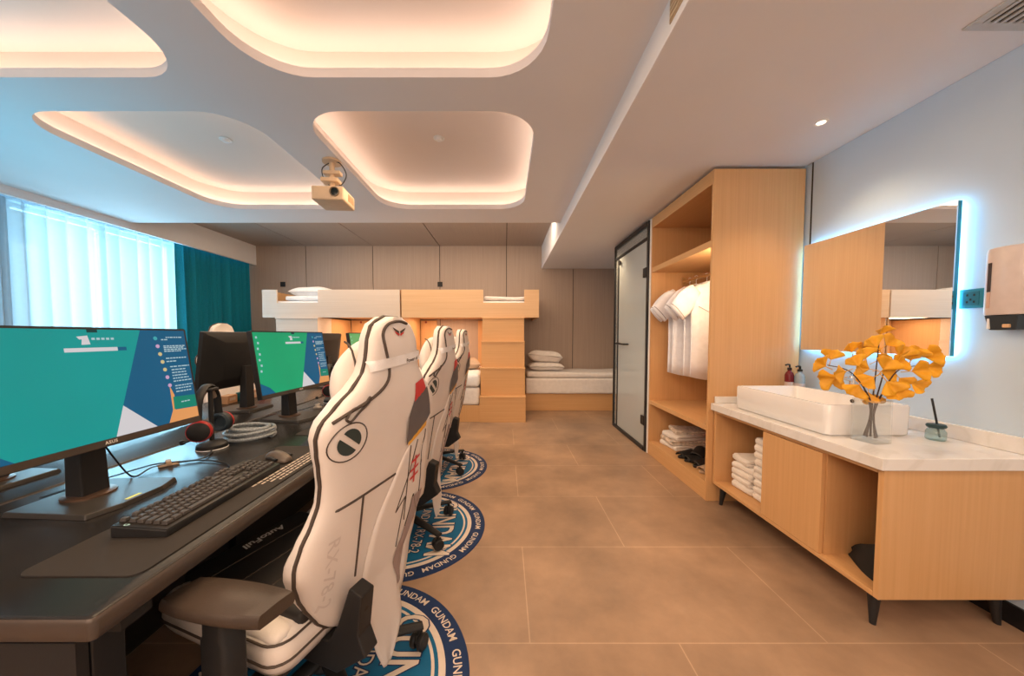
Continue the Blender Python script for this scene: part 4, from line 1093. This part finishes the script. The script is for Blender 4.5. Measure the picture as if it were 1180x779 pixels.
pump_bottle((2.10, 2.42, .7505), mat('blue grey bottle', (.30, .36, .40), .25), 'blue grey pump bottle in the corner behind the basin', .29, .030)
# vase with ginkgo
VL = (1.735, 1.60, .7505)
t = thing('vase', 'clear square glass vase standing in front of the basin', 'vase', VL, R(10))
M_vg = glass('vase glass', (.95, .97, .97), .07, .03)
b = MB(); b.loft([[(x, y, z) for x, y in rrect(-g, -g, g, g, .008, 3)] for z, g in ((0, .05), (.018, .05), (.018, .046), (.20, .046), (.20, .05), (.0, .0505))]); b.build('glass_body', M_vg, t)
b = MB(); b.box((-.045, -.045, .002), (.045, .045, .017), 0, .004); b.build('glass_foot', glass('thick glass', (.92, .94, .94), .10, .03), t)
t = thing('ginkgo_branches', 'spray of yellow ginkgo leaves on dark stems in the glass vase', 'plant', VL)
stems = [[(-.02, .0, .02), (-.005, .0, .14), (-.03, -.01, .22), (-.11, .0, .33), (-.20, .02, .36)], [(.01, .01, .02), (.0, .0, .15), (.02, .01, .30), (.02, .0, .48)], [(.02, -.01, .02), (.0, -.01, .13), (.05, -.01, .26), (.12, .0, .34), (.21, .0, .36)], [(-.01, .02, .02), (-.005, .0, .15), (-.04, .02, .30), (-.06, .02, .40)], [(.0, -.02, .02), (.0, -.01, .15), (.06, .02, .28), (.10, .03, .40)]]
for s in stems:
    b = MB(); q = spline(s, 6); b.tube(q, [.0045-.0028*i/(len(q)-1) for i in range(len(q))], 7); b.build('stem', mat('dark stem', (.06, .035, .03), .7), t, smooth=True)
M_leaf = mat('yellow ginkgo leaf', (.85, .40, .02), .5, var=.25, scale=14)
rr = random.Random(12)
lf = [(-.225,0,.355,150),(-.185,.02,.385,80),(-.15,-.02,.335,200),(-.12,.03,.31,230),(-.10,-.03,.36,120),(-.175,.0,.30,190),(-.06,-.02,.395,100),(-.02,.02,.41,70),(-.075,.03,.42,110),(.02,0,.505,92),(.065,.01,.455,40),(-.01,-.02,.445,120),(-.03,-.03,.31,220),(-.065,.0,.27,240),(.0,-.04,.345,60),(.035,.02,.38,50),(.03,-.03,.29,-60),(.06,.02,.33,0),(.09,.0,.36,30),(.10,-.02,.40,70),(.135,.01,.30,-50),(.155,-.02,.335,10),(.18,.0,.28,-40),(.115,.0,.265,-80),(.20,.01,.40,60),(.235,.0,.40,20),(.245,0,.355,-10),(.16,-.01,.385,95),(-.02,.0,.235,-100),(.015,.01,.225,-80),(-.04,-.02,.345,170),(.06,-.03,.25,-60)]
lv0 = None
for (x, y, z, a) in lf:
    if lv0 is None:
        b = MB()
        def leaf(u, v):
            th = R(-58+116*u); r = .002+.052*v*(1-.13*(math.cos(th*1.0) > .992)*v+.05*math.sin(u*17))
            return (r*math.cos(th), r*math.sin(th), .010*math.sin(u*PI*3)*v+.012*v*v)
        b.grid(leaf, 16, 6); b.tube([(-.03, 0, -.004), (0, 0, 0), (.004, 0, .001)], .0012, 5)
        lv0 = b.build('leaf', M_leaf, t, smooth=True, solid=.0008, angle=180); l = lv0
    else:
        l = lv0.copy(); COL.objects.link(l)
    l.location = (x, y, z); s = .95+.32*rr.random(); l.scale = (s, s, s)
    # leaf plane roughly facing the room, turned to its own heading
    l.rotation_euler = (Matrix.Rotation(R(rr.uniform(-50, 0)), 3, 'Z') @ Matrix.Rotation(R(90+rr.uniform(-30, 30)), 3, 'X') @ Matrix.Rotation(R(a), 3, 'Z')).to_euler()
# reed diffuser
t = thing('reed_diffuser', 'small glass reed diffuser with black cap at the wall end of the counter', 'diffuser', (2.07, 1.62, .7505))
b = MB(); b.lathe([(.030, 0), (.034, .006), (.034, .04), (.026, .055), (.018, .06)], seg=24); b.build('diffuser_glass', glass('teal tinted glass', (.45, .65, .66), .25, .03), t, smooth=True)
b = MB(); b.lathe([(.0, .058), (.030, .060), (.034, .068), (.030, .076), (0, .078)], seg=24); b.build('cap', mat('dark teal cap', (.01, .04, .045), .4), t, smooth=True)
b = MB(); b.cyl((.02, .0, .012), (-.028, .0, .20), .0042, seg=8); b.build('reed', M_black, t, smooth=True)
# towels
for k in range(9): folded('folded_towel', (1.80, 2.135, .1695+.046*k), .30, .19, .045, M_towel, R((-3, 2, 4, -2, 1, 3, -4, 2, 0)[k]), 'folded white towel in the taller stack, %s' % ('at the bottom', 'second from the bottom', 'third from the bottom', 'fourth from the bottom', 'in the middle', 'fourth from the top', 'third from the top', 'second from the top', 'on the top')[k], 'towel', 'white towels in the vanity bay', 10+k)
for k in range(5): folded('folded_towel', (1.79, 2.345, .1695+.047*k), .29, .19, .046, M_towel, R((4, -3, 2, 6, -8)[k]), 'folded white towel in the lower stack, %s' % ('at the bottom', 'second from the bottom', 'in the middle', 'second from the top', 'on the top')[k], 'towel', 'white towels in the vanity bay', 30+k)
# black bag
b = MB(); rings = []
for i in range(9):
    s = i/8; y = 1.415+.22*s; h = .20*(1-.85*s**1.3)+.01; w = .13*(1-.5*s**2)
    rings.append([(1.755+w*math.copysign(abs(math.cos(a))**.7, math.cos(a))+.006*math.sin(9*a+s*5), y+.006*math.sin(5*a+s*4), .1695+h*max(0, math.sin(a))**.75+.008*math.sin(4*a+7*s)*(math.sin(a) > .1)) for a in [PI*k/12 for k in range(13)]])
b.loft(rings); tag(b.build('cloth_bag', mat('black cloth', (.012, .012, .013), .8, bump=.2), smooth=True, angle=60), 'black crumpled bag in the near open bay of the washstand', 'bag')

# ------------------------------------------------------------------ mirror, outlet, dispenser
t = thing('mirror', 'large backlit frameless mirror on the wall above the basin', 'mirror', (2.2, 0, 0))
my0, my1, mz0, mz1 = 1.65, 2.48, 1.15, 1.895
seg_box((-.05, my0, mz0), (-.044, my1, mz1)).build('mirror_glass', mat('silvered glass', (.92, .93, .93), .01, metal=1.0, var=0), t)
seg_box((-.0435, my0+.001, mz0+.001), (-.024, my1-.001, mz1-.001)).build('mirror_back', mat('mirror backing', (.02, .22, .30), .4), t)
seg_box((-.0235, my0+.09, mz0+.09), (-.001, my1-.09, mz1-.09)).build('mount_box', M_white, t)
E_halo = emit('cool halo strip', (.28, .72, 1.0), 26.0)
b = MB(); g = .012
b.box((-.022, my0+g, mz0+g), (-.014, my0+g+.008, mz1-g)); b.box((-.022, my1-g-.008, mz0+g), (-.014, my1-g, mz1-g)); b.box((-.022, my0+g+.008, mz0+g), (-.014, my1-g-.008, mz0+g+.008)); b.box((-.022, my0+g+.008, mz1-g-.008), (-.014, my1-g-.008, mz1-g))
b.build('halo_strip', E_halo, t)
b = MB(); b.lathe([(.012, 0), (.012, .0006), (.007, .0008), (.0, .0008)], seg=20, M=Matrix.Translation((-.0502, 2.12, 1.20)) @ Matrix.Rotation(-PI/2, 4, 'Y')); b.build('touch_switch', mat('pale switch mark', (.75, .75, .8), .4), t)
t = thing('wall_outlet', 'square teal shaded power outlet beside the mirror', 'outlet', (2.2, 1.612, 1.425))
seg_box((-.01, -.043, -.045), (0, .043, .045), .004).build('outlet_plate', mat('teal plate', (.02, .22, .30), .4), t)
seg_box((-.012, -.028, -.032), (-.0095, .028, .032), .001).build('outlet_inset', mat('teal inset', (.012, .15, .21), .4), t)
b = MB()
for yy, zz in ((-.012, .016), (.012, .016), (-.012, -.016), (.012, -.016), (0, -.005)): b.box((-.0135, yy-.003, zz-.005), (-.0115, yy+.003, zz+.005))
b.build('outlet_slot', M_gap, t)
t = thing('soap_dispenser', 'beige wall-mounted automatic soap dispenser right of the outlet', 'dispenser', (2.2, 1.462, 1.34))
M_disp = mat('beige plastic shell', (.68, .58, .54), .3)
b = MB(); sh = [(-.10*math.sin(PI*k/16)**.55, .075*math.cos(PI*k/16)) for k in range(17)]
b.loft([[(x*s, y*s, z) for x, y in sh]+[(0, -.075*s, z), (0, .075*s, z)] for z, s in ((.0, .97), (.006, 1), (.27, 1), (.286, .96), (.29, .85))])
b.build('dispenser_shell', M_disp, t, smooth=True, angle=35)
b = MB(); b.prism([(.062, .10), (.062, .225), (.048, .225), (.048, .10)], lambda u, v, k: (-.10*(1-((u-.022)/.075)**2)**.275+.002-.004*k, u-.022, v)); b.build('level_window', mat('dark window', (.03, .035, .05), .15), t)
b = MB(); b.prism([(.062, .03), (.062, .098), (.048, .098), (.048, .03)], lambda u, v, k: (-.10*(1-((u-.022)/.075)**2)**.275+.002-.0035*k, u-.022, v)); b.build('level_strip', mat('peach window', (.62, .42, .34), .3), t)
b = MB(); b.loft([[(-.02, -.05, -.001), (-.085, -.05, -.001), (-.085, .05, -.001), (-.02, .05, -.001)], [(-.02, -.04, -.065), (-.075, -.04, -.065), (-.075, .04, -.065), (-.02, .04, -.065)]]); noz = b.build('nozzle_housing', mat('dark nozzle housing', (.03, .04, .05), .35), t, bevel=.003)
b = MB(); b.box((-.088, -.028, -.055), (-.07, -.008, -.04), 0, .003); b.build('sensor_eye', mat('amber sensor', (.7, .45, .25), .3), noz)
b = MB(); b.box((-.084, .034, -.06), (-.06, .041, -.015), 0, .001); b.build('white_mark', M_white, noz)

# ------------------------------------------------------------------ ceiling fittings
def ceil_disc(name, loc, r, label, cat, lit):
    t = thing(name, label, cat, loc)
    b = MB(); b.lathe([(r, 0), (r*1.0, -.004), (r*.8, -.006), (r*.7, -.003)], seg=28); b.build('trim_ring', M_white, t, smooth=True)
    b = MB(); b.lathe([(r*.7, -.002), (r*.5, -.004 if lit else -.02), (0, -.004 if lit else -.022)], seg=24); b.build('diffuser' if lit else 'sensor_head', emit('downlight lens', (1, .78, .55), 6.0) if lit else M_white, t, smooth=True)
ceil_disc('downlight', (1.83, 2.03, ZS), .035, 'small recessed downlight in the lowered ceiling above the vanity', 'downlight', True)
ceil_disc('smoke_detector', (-.54, 2.86, ZC+.234), .045, 'small white sensor in the light tray right of the projector', 'sensor', False)
ceil_disc('smoke_detector', (-2.30, 2.88, ZC+.234), .045, 'small white sensor in the light tray left of the projector', 'sensor', False)
t = thing('air_vent', 'grey slatted air vent in the lowered ceiling at the top right corner', 'vent', (2.0, 1.05, ZS))
b = MB(); b.box((-.16, -.38, -.008), (.16, -.345, 0)); b.box((-.16, .345, -.008), (.16, .38, 0)); b.box((-.16, -.345, -.008), (-.125, .345, 0)); b.box((.125, -.345, -.008), (.16, .345, 0)); b.build('vent_frame', mat('grey vent frame', (.52, .52, .52), .4), t, bevel=.002)
seg_box((-.125, -.345, -.002), (.125, .345, -.0005)).build('vent_backing', M_gap, t)
for k in range(8):
    b = MB(); b.box((-.112+.032*k-.008, -.345, -.009), (-.112+.032*k+.006, .345, -.0025)); b.build('slat', MATS['grey vent frame'], t)
t = thing('linear_vent', 'narrow linear air grille in the side of the lowered ceiling', 'vent', (.675, 1.0, 2.565))
seg_box((-.004, -.45, -.045), (0, .45, .045), .001).build('grille_frame', mat('tan grille', (.50, .36, .22), .5), t)
for k in range(4): seg_box((-.008, -.44, -.035+.02*k), (-.0045, .44, -.026+.02*k)).build('grille_bar', mat('light tan bar', (.62, .48, .32), .5), t)

# ------------------------------------------------------------------ light
wd = bpy.data.worlds.new('World'); scn.world = wd; wd.use_nodes = True
nt = wd.node_tree; bg = nt.nodes['Background']
tc = nt.nodes.new('ShaderNodeTexCoord'); sp = nt.nodes.new('ShaderNodeSeparateXYZ'); rp = nt.nodes.new('ShaderNodeValToRGB')
rp.color_ramp.elements[0].position = .46; rp.color_ramp.elements[0].color = (.62, .76, .86, 1)
rp.color_ramp.elements[1].position = .60; rp.color_ramp.elements[1].color = (.82, .93, 1.0, 1)
mr = nt.nodes.new('ShaderNodeMapRange'); mr.inputs['From Min'].default_value = -1; mr.inputs['From Max'].default_value = 1
nt.links.new(tc.outputs['Generated'], sp.inputs[0]); nt.links.new(sp.outputs['Z'], mr.inputs['Value']); nt.links.new(mr.outputs['Result'], rp.inputs['Fac']); nt.links.new(rp.outputs['Color'], bg.inputs['Color'])
bg.inputs['Strength'].default_value = .62
def area(name, loc, rot, sx, sy, power, col, spread=180):
    l = bpy.data.lights.new(name, 'AREA'); l.shape = 'RECTANGLE'; l.size = sx; l.size_y = sy; l.energy = power; l.color = col; l.spread = R(spread)
    o = bpy.data.objects.new(name, l); COL.objects.link(o); o.location = loc; o.rotation_euler = rot
    return o
area('window_daylight', (-5.35, 4.85, 1.7), (0, R(-90), 0), 2.2, 2.9, 270, (.46, .82, 1.0))
area('ceiling_tint_fill', (-3.7, 1.4, .9), (0, R(-172), 0), 1.2, 3.0, 28, (.02, .45, .70), 130)  # added upward fill that tints the left ceiling teal, no real source
def spot(name, loc, power, col, ang=110, blend=.8, size=.06):
    l = bpy.data.lights.new(name, 'SPOT'); l.energy = power; l.color = col; l.spot_size = R(ang); l.spot_blend = blend; l.shadow_soft_size = size
    o = bpy.data.objects.new(name, l); COL.objects.link(o); o.location = loc; return o
WARM = (1, .70, .42)
for x in (-2.25, -1.0): area('bunk_fill', (x, 5.8, 1.55), (0, 0, 0), .9, .5, 10, (1, .68, .42))  # added fill to warm the bunk interiors, no lamp fitted there
spot('vanity_downlight', (1.83, 2.03, ZS-.02), 28, WARM)
for x, y in ((1.3, 4.6), (1.3, .3), (1.3, -1.2)): spot('soffit_fill', (x, y, ZS-.02), 34, WARM, 130)  # added warm fill spots, no fittings in the soffit here
area('tray_glow', (-.55, 2.97, ZC-.02), (0, 0, 0), 1.2, 1.3, 26, WARM)
area('tray_glow', (-.55, 1.07, ZC-.02), (0, 0, 0), 1.2, 1.3, 26, WARM)
area('tray_glow', (-2.4, 2.97, ZC-.02), (0, 0, 0), 1.2, 1.3, 16, WARM)
area('rear_fill', (-.4, -1.3, 2.3), (R(60), 0, 0), 3.6, 1.6, 95, (1, .70, .50))  # added fill from behind the camera, not a room lamp
area('back_fill', (-1.4, 4.8, 2.86), (R(20), 0, 0), 4.5, .5, 60, (1, .74, .52))  # added fill brightening the back wall and bunks, no fitting

# ------------------------------------------------------------------ camera
cam = bpy.data.cameras.new('camera'); co = bpy.data.objects.new('camera', cam); COL.objects.link(co)
co.location = (0, 0, 1.25); co.rotation_euler = (R(90-2.5), 0, 0)
cam.sensor_width = 36; cam.lens = 393/1180*36; cam.shift_x = 8/1180; cam.shift_y = (404.16-389.5)/1180
cam.clip_start = .02
scn.camera = co
scn.cycles.use_denoising = True
scn.cycles.max_bounces = 8
scn.cycles.transparent_max_bounces = 12
scn.cycles.sample_clamp_indirect = 6
scn.view_settings.view_transform = 'Standard'
scn.view_settings.look = 'None'
scn.view_settings.exposure = 0.05
